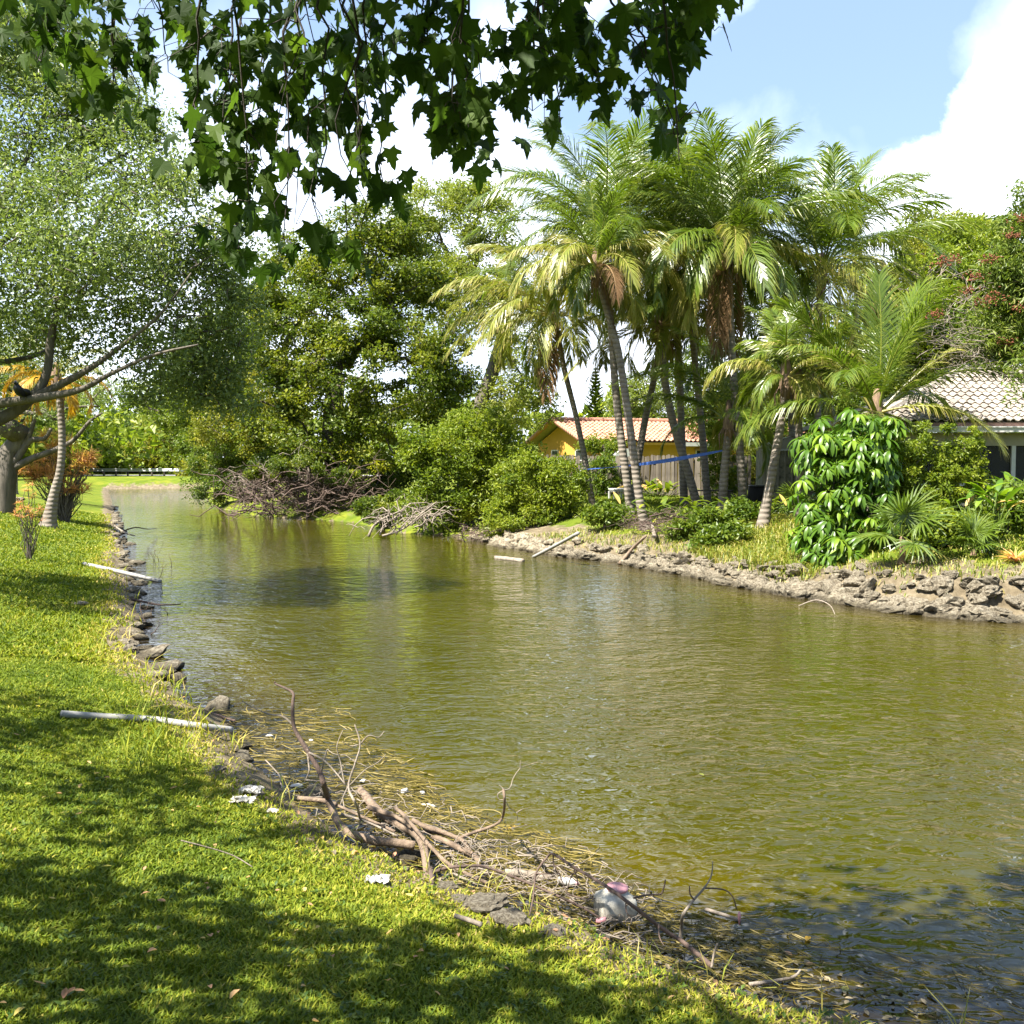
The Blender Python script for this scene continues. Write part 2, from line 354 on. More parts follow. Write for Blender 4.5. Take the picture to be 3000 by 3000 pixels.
# ---------------------------------------------------------------- trees
def leaves(mb, cen, L, wid, v, up=.45, droop=None, size_var=.25):
    """one folded four-cornered leaf at each point of cen"""
    n = len(cen)
    nor = unit(rnd_dirs(n) + np.array([0, 0, up * 1.6]))
    d = rnd_dirs(n)
    if droop is not None: d = d + np.array([0, 0, -droop * 1.5])
    d = unit(d - nor * (d * nor).sum(1)[:, None]); s = np.cross(nor, d)
    l = (L * (1 + size_var * R.normal(size=n)).clip(.5, 1.7))[:, None]; w = l * wid
    a = cen; m = cen + d * l * .45 + nor * l * .06
    V = np.stack([a, m + s * w * .5 + nor * w * .12, cen + d * l, m - s * w * .5 + nor * w * .12], 1).reshape(-1, 3)
    i = np.arange(n)[:, None] * 4; Q = i + np.array([[0, 1, 2, 3]])
    mb.add(V, Q, None, np.repeat(v, 4))
def wander(a, b, n=5, amp=.12):
    a = np.asarray(a, float); b = np.asarray(b, float); t = np.linspace(0, 1, n)[:, None]
    L = np.linalg.norm(b - a); p = a * (1 - t) + b * t
    off = R.normal(size=(n, 3)) * amp * L / n * 1.5; off[0] = off[-1] = 0
    sag = np.sin(np.pi * t) * np.array([0, 0, .06 * L])
    return p + off + sag
def skeleton(mb, start_pts, start_r, targets, tip_r, sides=5):
    """limbs from a trunk polyline to every clump centre, sharing limbs on the way"""
    node = [np.array(p, float) for p in start_pts]; par = [-1] + list(range(len(start_pts) - 1)); ns = len(node)
    ref = node[-1]
    order = np.argsort(((targets - ref) ** 2).sum(1))
    for t in order:
        T = targets[t]; N = np.array(node)
        dd = np.linalg.norm(N - T, axis=1) + .35 * np.maximum(0, N[:, 2] - T[2] + .2)
        k = int(np.argmin(dd)); D = np.linalg.norm(T - N[k])
        m = 1 if D < 1.2 else (2 if D < 3 else 3)
        prev = k
        seg = wander(N[k], T, m + 2, .16)[1:]
        for q in seg: node.append(q); par.append(prev); prev = len(node) - 1
    n = len(node); r2 = np.zeros(n); kids = [[] for _ in range(n)]
    for i in range(n - 1, 0, -1): kids[par[i]].append(i)
    for i in range(n - 1, -1, -1):
        s = sum(r2[c] for c in kids[i]); r2[i] = max(s, tip_r ** 2.2)
    r = r2 ** (1 / 2.2)
    sc_ = start_r[0] / r[0]
    r = np.where(r > tip_r * 1.3, r * min(1.0, sc_) if sc_ < 1 else r * (1 + (sc_ - 1) * np.clip((r - tip_r) / (r[0] - tip_r + 1e-6), 0, 1)), r)
    for i in range(ns): r[i] = max(r[i], start_r[i])
    done = set()
    for i in range(n):                                       # walk chains from each side limb to its tip
        if i in done and i != 0: continue
        ch = [par[i]] if par[i] >= 0 else []
        c = i
        while True:
            ch.append(c); done.add(c)
            if not kids[c]: break
            c = max(kids[c], key=lambda q: r[q])
        if len(ch) > 1:
            rr = r[ch].copy()
            if par[i] >= 0: rr[0] = min(rr[0], rr[1] * 1.15)
            tube(mb, np.array(node)[ch], rr, sides if rr.max() > .03 else 4, R.random(), cap=False)
def in_lobe(n, c, r, shell=.55):
    d = rnd_dirs(n); return c + d * r * ((shell + (1 - shell) * R.random(n) ** .5) * np.where(R.random(n) < .2, R.uniform(1, 1.3, n), 1))[:, None]
def tree(name, label, cat, Y, trunk, lobes, nclump, nleaf, L, wid, cr, leafm, barkm, group=None, tip=.012, flat=.7, up=.45, droop=None, shell=.5, vb=0.0, thick=.8, base=None, tint=.45, limbs=True):
    """trunk: [(px, py, width_px)], lobes: [(px, py, rx_px, ry_px, dY)]; px are picture units turned into places at distance Y"""
    tp = [P(a, b_, Y) for a, b_, w in trunk]; tr = [w * Y / 6000 for a, b_, w in trunk]
    tp[0][2] = min(tp[0][2], hz(tp[0][0], tp[0][1])) - .1
    root = empty(name, (tp[0][0], tp[0][1], tp[0][2] + .1)); tag(root, label, cat, group)
    lb = [(P(a, b_, Y + d), np.array([rx * Y / 3000, thick * .5 * (rx + ry) * Y / 3000, ry * Y / 3000])) for a, b_, rx, ry, d in lobes]
    vol = np.array([r.prod() ** .75 for c, r in lb]); cnt = np.maximum(1, (nclump * vol / vol.sum())).astype(int)
    cl = np.concatenate([in_lobe(k, c, r, shell) for k, (c, r) in zip(cnt, lb)])
    gz = height(cl[:, 0], cl[:, 1]); cl = cl[cl[:, 2] > np.maximum(gz, 0) + .15]
    if limbs:
        tb = MB(); skeleton(tb, tp, tr, cl, tip, 7); tb.build('trunk', barkm, root)
    lm = MB(); per = max(3, int(nleaf / len(cl)))
    cv = R.normal(.5, .24, len(cl)) + vb + np.repeat(R.normal(0, .12, len(lb)), 1)[np.argmin([np.linalg.norm((cl - c) / r, axis=1) for c, r in lb], axis=0)]  # random clump and lobe tones stand in for lit and shadowed foliage
    k = len(cl); dd = rnd_dirs(k * per); rr = R.random(k * per) ** .42
    pos = np.repeat(cl, per, 0) + dd * rr[:, None] * np.array([cr, cr, cr * flat]) * np.repeat(R.uniform(.45, 1.35, k), per)[:, None]
    v = np.clip(np.repeat(cv, per) * tint + (1 - tint) * R.beta(2.2, 2.2, k * per) + vb * .4, 0, 1)
    leaves(lm, pos, L, wid, v, up, droop)
    tag(lm.build('crown', leafm, root, smooth=False), kind='stuff')
    return root

# the big grey-green tree whose limbs reach in from the left edge
Y0 = 18.0
root = empty('shade_tree', (-10.6, 18, hz(-10.6, 18))); tag(root, 'large spreading grey-green tree with thick bare limbs reaching in from the left edge', 'tree')
tb = MB()
def px_limb(mbx, pts, Y, dY=0, sides=8, n=None):
    p = [P(a, b_, Y + dY * i / (len(pts) - 1)) for i, (a, b_, w) in enumerate(pts)]; w = [c * .8 * Y / 6000 for _, _, c in pts]
    n = n or len(pts) * 3
    s = spline(p, n); rr = np.interp(np.linspace(0, 1, n), np.linspace(0, 1, len(w)), w)
    tube(mbx, s, rr, sides, R.random()); return s, rr
TR = [(-265, 1520, 120), (-255, 1400, 100), (-215, 1330, 92), (-120, 1275, 70)]
px_limb(tb, TR, Y0)
limbA = [(-140, 1285, 62), (0, 1228, 48), (70, 1185, 42), (115, 1140, 38), (140, 1080, 32), (148, 1000, 30), (165, 920, 25), (215, 800, 20), (290, 640, 15), (370, 520, 9)]
limbB = [(100, 1165, 34), (190, 1120, 30), (270, 1075, 22), (360, 1010, 16), (470, 920, 10), (560, 800, 6)]
limbC = [(-140, 1200, 40), (0, 1182, 36), (70, 1172, 33), (150, 1160, 28), (240, 1140, 22), (325, 1095, 16), (450, 1040, 10), (580, 1010, 6)]
limbD = [(-200, 1090, 40), (0, 1062, 20), (110, 1040, 16), (150, 1010, 13)]
limbE = [(-200, 1280, 60), (-150, 1000, 46), (-60, 700, 34), (60, 500, 22), (130, 330, 12), (150, 200, 6)]
limbF = [(-60, 760, 25), (120, 620, 16), (330, 470, 10), (420, 430, 5)]
limbG = [(150, 900, 20), (250, 860, 15), (380, 740, 11), (520, 640, 6)]
st_nodes = []; st_rad = []
for L_, dy in ((limbA, 0), (limbB, -1.0), (limbC, -1.6), (limbD, 1.5), (limbE, 2.0), (limbF, 1.5), (limbG, 1.6)):
    s, rr = px_limb(tb, L_, Y0, dy); st_nodes += list(s); st_rad += list(rr)
lob = [(150, 120, 190, 130, 1.5), (20, 60, 170, 140, 1), (330, 330, 150, 130, 1), (640, 760, 120, 120, 1), (680, 930, 90, 110, 1.5), (690, 640, 60, 50, 1), (560, 560, 80, 60, 1), (700, 1080, 60, 70, 1.5), (480, 400, 70, 60, 1), (600, 1120, 110, 70, 1.5), (430, 1150, 90, 50, .5), (680, 1180, 60, 50, 1.5), (60, 330, 240, 240, 1), (-60, 620, 240, 260, 0), (330, 480, 200, 150, .5), (200, 700, 260, 200, -1), (450, 660, 190, 180, 0), (300, 920, 260, 150, .5), (560, 860, 170, 180, 1), (600, 1010, 120, 140, 1.5),
       (80, 960, 200, 120, 2), (540, 1130, 90, 60, 1.5), (-40, 130, 220, 170, 2), (420, 1040, 140, 80, 0), (250, 300, 130, 110, 1), (-250, 900, 260, 300, 0), (-420, 700, 280, 320, -2), (-250, 1200, 140, 90, -3)]
lb = [(P(a, b_, Y0 + d), np.array([rx, .5 * (rx + ry) * .8, ry]) * Y0 / 3000) for a, b_, rx, ry, d in lob]
cl = np.concatenate([in_lobe(max(8, int(46 * (r[0] * r[2]) ** .9)), c, r, .25) for c, r in lb])
SN = np.array(st_nodes)
# twigs: each clump hangs on the nearest limb
node = list(SN)
order = np.argsort([np.min(np.linalg.norm(SN - c, axis=1)) for c in cl])
for t_ in order:
    N = np.array(node); k = int(np.argmin(np.linalg.norm(N - cl[t_], axis=1) + .3 * np.maximum(0, N[:, 2] - cl[t_][2])))
    D = np.linalg.norm(N[k] - cl[t_])
    seg = wander(N[k], cl[t_], 5, .22); node += list(seg[1:])
    tube(tb, seg, np.linspace(.012 + .012 * D, .006, 5), 4, R.random(), cap=False)
tb.build('trunk', G['bark'], root)
lm = MB(); per = 92; k = len(cl)
pos = np.repeat(cl, per, 0) + rnd_dirs(k * per) * (R.random(k * per) ** .5)[:, None] * np.array([.52, .52, .36]) * np.repeat(R.uniform(.5, 1.45, k), per)[:, None]
leaves(lm, pos, .088, .45, np.clip(np.repeat(R.normal(.55, .26, k), per) * .5 + .5 * R.beta(2, 2, k * per), 0, 1), .2)
tag(lm.build('crown', G['silver'], root, smooth=False), kind='stuff')
print('shade leaves', k * per)

tree('shade_tree', 'grey-barked tree with low forking limbs at the left edge of the lawn', 'tree', 36,
     [(12, 1490, 62), (14, 1420, 50), (20, 1375, 46)],
     [(30, 1180, 130, 90, 0), (190, 1120, 130, 90, 1), (290, 1150, 70, 50, 0), (-60, 1050, 150, 130, 0), (120, 1220, 90, 40, -1)], 90, 15000, .10, .45, .7, G['silver'], G['bark'], tip=.016)
t2 = MB()
for L_ in ([(22, 1385, 34), (60, 1330, 26), (90, 1290, 22), (130, 1285, 16), (150, 1255, 12)], [(28, 1378, 32), (90, 1345, 24), (150, 1322, 20), (215, 1290, 16), (262, 1235, 12), (300, 1210, 6)],
           [(16, 1385, 34), (30, 1310, 24), (28, 1260, 18), (22, 1200, 10)], [(10, 1390, 36), (-20, 1330, 28), (-60, 1260, 18)], [(55, 1330, 22), (85, 1280, 18), (105, 1210, 14), (112, 1150, 10)], [(70, 1300, 16), (62, 1240, 12), (90, 1200, 9)]):
    px_limb(t2, L_, 36)
low = bpy.data.objects.get('shade_tree.001'); t2.build('limb', G['bark'], low)

# trees of the far bank, from left to right
tree('broadleaf_tree', 'dense dark green broadleaf tree, tallest mass in the middle of the far bank', 'tree', 50,
     [(960, 1500, 60), (965, 1400, 46), (975, 1250, 40), (985, 1100, 30)],
     [(1120, 800, 150, 150, 1), (980, 900, 190, 160, 0), (1230, 950, 130, 160, 1), (860, 980, 160, 150, -1), (1080, 1080, 220, 150, -2), (780, 1130, 130, 120, -1), (1250, 1150, 130, 120, 0), (950, 1230, 180, 120, -2),
      (1140, 1270, 160, 100, -2), (1120, 660, 120, 75, 1), (1020, 740, 110, 90, 0), (1190, 690, 95, 85, 2), (1300, 1060, 90, 110, 0), (1330, 1200, 80, 80, 0), (900, 760, 120, 90, 2), (780, 880, 90, 90, 1)], 620, 100000, .17, .6, .85, G['dark'], G['barkd'], tip=.02, shell=.72, flat=.6, tint=.5, vb=.09)
tree('broadleaf_tree', 'tall airy yellow-green tree behind the dense dark one, its pale trunk showing in a gap', 'tree', 63,
     [(1370, 1420, 40), (1400, 1200, 36), (1440, 1100, 32), (1470, 1000, 26), (1480, 850, 18)],
     [(1290, 620, 110, 80, 2), (1400, 640, 110, 90, 0), (1220, 740, 100, 110, 1), (1420, 780, 120, 110, 0), (1330, 860, 130, 120, 0), (1480, 900, 110, 90, -1), (1530, 1060, 90, 90, -1), (1560, 1170, 60, 80, -1), (1480, 1180, 100, 70, 0),
      (1350, 560, 60, 50, 0), (1220, 600, 60, 60, 2), (1420, 580, 60, 40, 0)], 330, 50000, .20, .45, .95, G['airy'], G['bark'], tip=.022, shell=.4, flat=.65, vb=.10)
tree('broadleaf_tree', 'yellow-green leaning tree on the far bank in front of the dense dark tree', 'tree', 55,
     [(800, 1470, 30), (770, 1350, 24), (740, 1250, 18)],
     [(720, 1180, 100, 90, 0), (650, 1240, 90, 80, 0), (790, 1260, 100, 70, -1), (690, 1110, 80, 70, 1), (820, 1130, 80, 70, -2), (880, 1190, 60, 50, -2)], 130, 26000, .14, .5, .75, G['yellowish'], G['barkd'], tip=.018, shell=.6)
tree('broadleaf_tree', 'fresh green tree leaning low over the water at the bend', 'tree', 56,
     [(740, 1490, 26), (700, 1430, 20), (670, 1380, 14)],
     [(640, 1350, 80, 55, 0), (720, 1330, 90, 60, -1), (620, 1410, 70, 45, 0), (700, 1420, 70, 40, -1), (600, 1450, 45, 22, 0), (760, 1400, 50, 45, -1), (660, 1455, 50, 18, 0)], 130, 22000, .13, .5, .55, G['mid'], G['barkd'], tip=.015, shell=.5)
tree('shrub', 'tall bright green shrub leaning over the water beside the dead branches', 'shrub', 37,
     [(1330, 1570, 30), (1340, 1480, 24), (1360, 1380, 16)],
     [(1400, 1260, 95, 75, 0), (1300, 1330, 110, 70, -1), (1240, 1310, 70, 40, -1), (1460, 1350, 110, 80, 0), (1330, 1430, 110, 80, -1), (1400, 1480, 90, 70, -1), (1290, 1530, 60, 28, -1), (1350, 1545, 55, 22, -1), (1190, 1340, 40, 20, -1), (1200, 1500, 40, 25, -1)],
     210, 30000, .14, .45, .5, G['bright'], G['barkd'], tip=.012, shell=.55)
tree('shrub', 'round bright green shrub on the bank in front of the yellow house', 'shrub', 34,
     [(1635, 1545, 22), (1632, 1490, 16), (1628, 1440, 12)],
     [(1540, 1400, 90, 60, 0), (1620, 1410, 90, 60, 0), (1670, 1470, 60, 55, 0), (1560, 1480, 100, 55, 0), (1500, 1490, 70, 50, -.5), (1480, 1540, 70, 28, -1), (1590, 1535, 60, 22, -.5)], 170, 24000, .12, .45, .42, G['bright'], G['barkd'], tip=.010, shell=.5, vb=.05)
tree('broadleaf_tree', 'dark shaded undergrowth tree directly behind the tangle of dead brush', 'tree', 50,
     [(1000, 1510, 20), (1010, 1470, 16), (1020, 1430, 12)],
     [(1020, 1400, 150, 70, 0), (1180, 1420, 110, 80, -1), (1120, 1490, 110, 30, -2), (860, 1360, 120, 60, 0)], 120, 20000, .14, .5, .6, G['dark'], G['barkd'], tip=.015, vb=-.15)
# far end of the canal
far = [('small bright green tree behind the guard rail, left of the yellow-flowered tree', 340, 1290, 80, 70, 'mid', 126), ('yellow-green flowering tree behind the guard rail at the far end of the canal', 450, 1300, 80, 55, 'yellowish', 122),
       ('dull green bushy tree behind the right end of the guard rail', 545, 1320, 65, 75, 'mid', 120), ('bright green tree with a rounded top behind the far road', 400, 1230, 90, 50, 'bright', 135),
       ('dark green tree behind the left end of the guard rail', 290, 1330, 60, 60, 'dark', 128), ('tall green tree far behind the lawn at the left edge', 150, 1260, 110, 110, 'bright', 120), ('pale green tree far behind the bend of the canal', 570, 1220, 90, 80, 'airy', 140),
       ('olive green tree behind the orange shrub', 60, 1330, 110, 80, 'mid', 110), ('low dark hedge-like tree behind the guard rail', 400, 1350, 90, 28, 'dark', 131), ('distant green tree seen below the limbs of the shade tree', 230, 1200, 110, 90, 'mid', 140),
       ('dark leafy tree overhanging the right end of the far bank', 585, 1390, 45, 35, 'yellowish', 108)]
for lab, px, py, rx, ry, mm, Yf in far:
    tree('broadleaf_tree', lab, 'tree', Yf, [(px, 1396, 9), (px + 4, (1396 + py) / 2, 7), (px, py, 5)],
         [(px, py, rx, ry, 0), (px - rx * .5, py + ry * .3, rx * .6, ry * .6, -2), (px + rx * .5, py + ry * .25, rx * .6, ry * .6, -2), (px + rx * .1, py - ry * .5, rx * .5, ry * .5, 0), (px, min(py + ry * .8, 1372), rx * .7, ry * .35, -2)],
         80, 7500, .34, .55, 1.3, G[mm], G['barkd'], 'trees beyond the far road', tip=.04, shell=.6)
tree('broadleaf_tree', 'tall green tree closing the gap between the shade tree and the dark tree', 'tree', 78, [(640, 1420, 26), (640, 1250, 22), (635, 1100, 16)],
     [(640, 1040, 110, 120, 0), (560, 1120, 90, 100, 0), (710, 1000, 90, 110, 0), (600, 1220, 110, 80, 0), (480, 1180, 80, 70, 3), (400, 1160, 70, 50, 6), (700, 880, 70, 70, 0)], 210, 30000, .22, .55, 1.1, G['mid'], G['barkd'], tip=.03, shell=.6, vb=.05)
# trees behind the palms and the houses
back = [('green tree behind the red tile roof, left of the palm trunks', 1860, 1170, 80, 70, 'airy', 74, 6000), ('dull green tree behind the right end of the red tile roof', 1990, 1150, 80, 90, 'mid', 76, 7000),
        ('dark green tree behind the middle of the palm clump', 2120, 1120, 120, 150, 'dark', 62, 12000), ('leafy green tree above the garden shed', 2280, 1150, 130, 150, 'mid', 58, 13000),
        ('shaded green tree between the shed and the tiled roof', 2450, 1100, 130, 160, 'mid', 56, 13000), ('green tree filling in behind the white tile roof corner', 2600, 1020, 120, 170, 'mid', 50, 13000),
        ('yellow-green round-topped tree behind the vine-covered thicket', 2790, 730, 130, 90, 'yellowish', 62, 12000), ('yellow-green tree on the skyline touching the right edge', 2930, 760, 110, 110, 'yellowish', 58, 10000),
        ('small yellow-green tree on the skyline beside the long palm frond', 2690, 680, 60, 70, 'airy', 64, 5000)]
for lab, px, py, rx, ry, mm, Yf, nl in back:
    tree('broadleaf_tree', lab, 'tree', Yf, [(px, 1450, 20), (px + 5, (1450 + py) / 2, 16), (px, py, 10)],
         [(px, py, rx, ry, 0), (px - rx * .5, py + ry * .4, rx * .6, ry * .6, -1), (px + rx * .5, py + ry * .35, rx * .6, ry * .6, -1), (px + rx * .2, py - ry * .5, rx * .5, ry * .45, 0), (px, py + ry, rx * .8, ry * .5, 0)],
         110, nl, .21, .5, .9, G[mm], G['barkd'], 'trees behind the houses', tip=.022, shell=.6)
tree('thicket_tree', 'vine-covered thicket tree with bare pale twigs behind the white tile roof', 'tree', 42,
     [(2800, 1400, 30), (2790, 1250, 26), (2800, 1100, 18)],
     [(2700, 850, 120, 90, 0), (2830, 800, 120, 80, 0), (2760, 950, 150, 110, -1), (2920, 900, 120, 120, 0), (2650, 980, 90, 110, 0), (2860, 1020, 140, 70, -1), (2700, 1090, 90, 60, -1), (2640, 1150, 70, 50, -1), (2850, 700, 130, 60, 1)], 400, 52000, .185, .42, .75, G['bright'], G['twig'], tip=.010, shell=.5, droop=.3, vb=.0)
tree('narrow_leaf_tree', 'narrow-leaved tree with rust-red seed clusters leaning in at the right edge', 'tree', 24.5,
     [(3190, 1480, 60), (3180, 1250, 50), (3150, 1000, 40), (3120, 800, 26)],
     [(3000, 720, 70, 130, 0), (2980, 900, 90, 100, 0), (2940, 1010, 80, 70, 0), (2995, 1060, 35, 40, -1.5), (3080, 900, 120, 200, 0), (3010, 590, 40, 70, 0), (2860, 960, 60, 50, 1), (3000, 1150, 18, 30, -2), (2890, 1010, 60, 30, 0), (2930, 820, 70, 80, 0)], 210, 19000, .17, .24, .45, G['narrow'], G['bark'], tip=.010, shell=.3, droop=.55)
nr_t = bpy.data.objects['narrow_leaf_tree']
for (px, py) in [(2760, 765), (2790, 760), (2880, 885), (2910, 870), (2740, 920), (2855, 810), (2970, 690), (2990, 640), (2950, 1000), (2900, 760), (2830, 850), (2985, 900)]:
    s = MB(); c = P(px, py, 24 + R.uniform(-.5, .5))
    for _ in range(46):
        q = c + R.normal(size=3) * np.array([.12, .1, .06]); tube(s, [q, q + R.normal(size=3) * .03], .012, 4, R.random())
    s.build('seed_cluster', G['seed'], nr_t)
tw = MB()
for _ in range(120):
    a = P(R.uniform(2660, 2980), R.uniform(800, 1090), 36 + R.uniform(-2, 2)); b_ = a + np.array([R.uniform(-1.6, 1.6), R.uniform(-.6, .6), R.uniform(-.7, 1.2)])
    tube(tw, wander(a, b_, 6, .3), np.linspace(.018, .005, 6), 4, R.random(), cap=False)
for _ in range(90):
    a = P(R.uniform(2830, 2990), R.uniform(980, 1080), 25 + R.uniform(-1, 1)); b_ = a + np.array([R.uniform(-1.5, -.2), R.uniform(-.4, .4), R.uniform(-.5, .5)])
    tube(tw, wander(a, b_, 6, .3), np.linspace(.010, .004, 6), 4, R.random(), cap=False)
tw.build('bare_twigs', G['twig'], bpy.data.objects['thicket_tree'])

# Norfolk pine behind the red tile roof, and the thin one on the skyline
def pine(label, px, top, bot, Y, wpx, tiers, sparse=False):
    base = P(px, bot, Y); base[2] = 1.0; tp = P(px, top, Y)
    root = empty('norfolk_pine', base); tag(root, label, 'pine tree')
    tb = MB(); tube(tb, spline([base - [0, 0, .1], (base + tp) / 2, tp], 8), np.linspace(.22, .03, 8), 6); tb.build('trunk', G['barkd'], root)
    lm = MB(); H = tp[2] - base[2]
    for i in range(tiers):
        f = (i + .5) / tiers; z = tp[2] - f * H * (.60 if not sparse else .9); w = (wpx * Y / 3000) * (f ** .8) if not sparse else wpx * Y / 3000 * (.5 + .5 * f)
        for j in range(7 if not sparse else 5):
            an = j / (7 if not sparse else 5) * 6.283 + i * .7; o = np.array([math.cos(an), math.sin(an), 0])
            p0 = np.array([tp[0], tp[1], z]); pts = [p0 + o * w * s + np.array([0, 0, .22 * w * s ** 2 + (.30 if not sparse else .1) * w * s]) for s in np.linspace(0, 1, 7)]
            tube(lm, pts, np.linspace(.05, .02, 7) * (1 if not sparse else .7), 4, .3, cap=False)
            if sparse:
                for s in (3, 4, 5, 6):
                    leaves(lm, pts[s] + R.normal(size=(14, 3)) * .10, .22, .3, R.uniform(.1, .5, 14), .2)
            else:
                k = 40; s = R.random(k); c = np.array([np.array(pts)[int(q * 5.99)] * (1 - (q * 5.99 % 1)) + np.array(pts)[int(q * 5.99) + 1] * (q * 5.99 % 1) for q in s])
                sd = np.cross(o, [0, 0, 1]); sg = R.choice([-1, 1], k)[:, None]; tipd = c + (sd * sg + o * .5) * (.20 * (1.1 - s)[:, None] + .05) + np.array([0, 0, .06]); wv = np.array([0, 0, .045]) + o * .03
                V = np.stack([c - wv, tipd - wv * .4, tipd + wv * .4, c + wv], 1).reshape(-1, 3); lm.add(V, np.arange(k)[:, None] * 4 + np.arange(4)[None], None, np.repeat(R.random(k) * .6, 4))
    tag(lm.build('foliage', G['dark'], root, smooth=False), kind='stuff')
pine('symmetrical Norfolk pine standing behind the red tile roof', 1745, 1078, 1400, 82, 56, 19)
pine('thin see-through pine poking above the tall right-hand palms', 2508, 500, 1300, 70, 34, 16, True)

# ---------------------------------------------------------------- coconut palms
_fm = {}
def frond_mesh(el, bend, Lf, mname, hang, seed, pairs=76, ragged=.0):
    key = (el, bend, Lf, mname, hang, seed)
    if key in _fm: return _fm[key]
    rg = np.random.default_rng(seed); mb = MB(); n = 15; t = np.linspace(0, 1, n)
    ang = rad(el) - rad(bend) * t ** 1.35
    ds = Lf / (n - 1); x = np.concatenate([[0], np.cumsum(np.cos(ang[:-1]) * ds)]); z = np.concatenate([[0], np.cumsum(np.sin(ang[:-1]) * ds)])
    y = .03 * Lf * np.sin(t * 3 + seed) * t
    rach = np.stack([x, y, z], 1); tube(mb, rach, np.interp(t, [0, .12, 1], [.045, .026, .006]), 5, .75)
    for s in (-1, 1):
        tt = np.linspace(.16, .995, pairs) + rg.normal(size=pairs) * .003; tt = tt.clip(.12, 1)
        for q in tt:
            if rg.random() < ragged: continue
            f = q * (n - 1); i = min(int(f), n - 2); p = rach[i] * (1 - f + i) + rach[i + 1] * (f - i); T = unit(rach[i + 1] - rach[i])
            side = np.array([-T[1], T[0], 0.]); side = unit(side) * s; nrm = np.cross(T, side) * s
            if nrm[2] < 0 and abs(T[2]) < .95: nrm = -nrm
            ll = Lf * (.11 + .17 * math.sin(math.pi * min(1, q * .92 + .05)) ** .8) * rg.uniform(.85, 1.1)
            d = unit(side * (.85 - .35 * q) + T * (.55 + .5 * q) + nrm * .12 + rg.normal(size=3) * .07)
            pts = [p]; g = hang * rg.uniform(.7, 1.3)
            for k in range(3):
                pts.append(pts[-1] + d * ll / 3); d = unit(d + np.array([0, 0, -g * (.6 + .5 * k)]) + rg.normal(size=3) * .05)
            pts = np.array(pts); wv = unit(np.cross(d, nrm) + T * .5); w = .046 * (Lf / 4) ** .5
            ww = np.array([.45, 1, .75, .08])[:, None] * w * .5
            V = np.concatenate([pts - wv * ww, pts + wv * ww]); a = np.concatenate([[.25, .35, .55, .95]] * 2) * rg.uniform(.7, 1.1) + rg.normal() * .08
            mb.add(V, [[0, 1, 5, 4], [1, 2, 6, 5], [2, 3, 7, 6]], None, a.clip(0, 1))
    me = mb.mesh('frond', G[mname], smooth=False); _fm[key] = me; return me
G['palmtrunk'] = None
m, t, b = mat('palm_trunk')
wv = nd(t, 'ShaderNodeTexWave', wave_type='BANDS', bands_direction='Z'); wv.inputs['Scale'].default_value = 2.3; wv.inputs['Distortion'].default_value = 2.2; wv.inputs['Detail'].default_value = 3; wv.inputs['Detail Scale'].default_value = 1.5
t.links.new(coord(t), wv.inputs['Vector'])
cc = ramp(t, tnoise(t, 2.2, 6, .65), [(.3, (.09, .07, .05)), (.55, (.18, .15, .115)), (.8, (.29, .25, .20))])
cc = mixc(t, .32, cc, ramp(t, wv.outputs['Fac'], [(.0, (.06, .045, .035)), (.25, (.22, .185, .145)), (1, (.25, .215, .17))]))
t.links.new(cc, b.inputs['Base Color']); b.inputs['Roughness'].default_value = .85; bump(t, b, wv.outputs['Fac'], .5, .03); G['palmtrunk'] = m
G['fibre'] = barkmat('palm_fibre', (.10, .06, .035), (.26, .17, .10), 14)
G['nut'] = plain('green_coconut', (.20, .20, .03), .4, .25, 6)
G['nutbrown'] = plain('brown_coconut', (.20, .11, .05), .7, .25, 6)
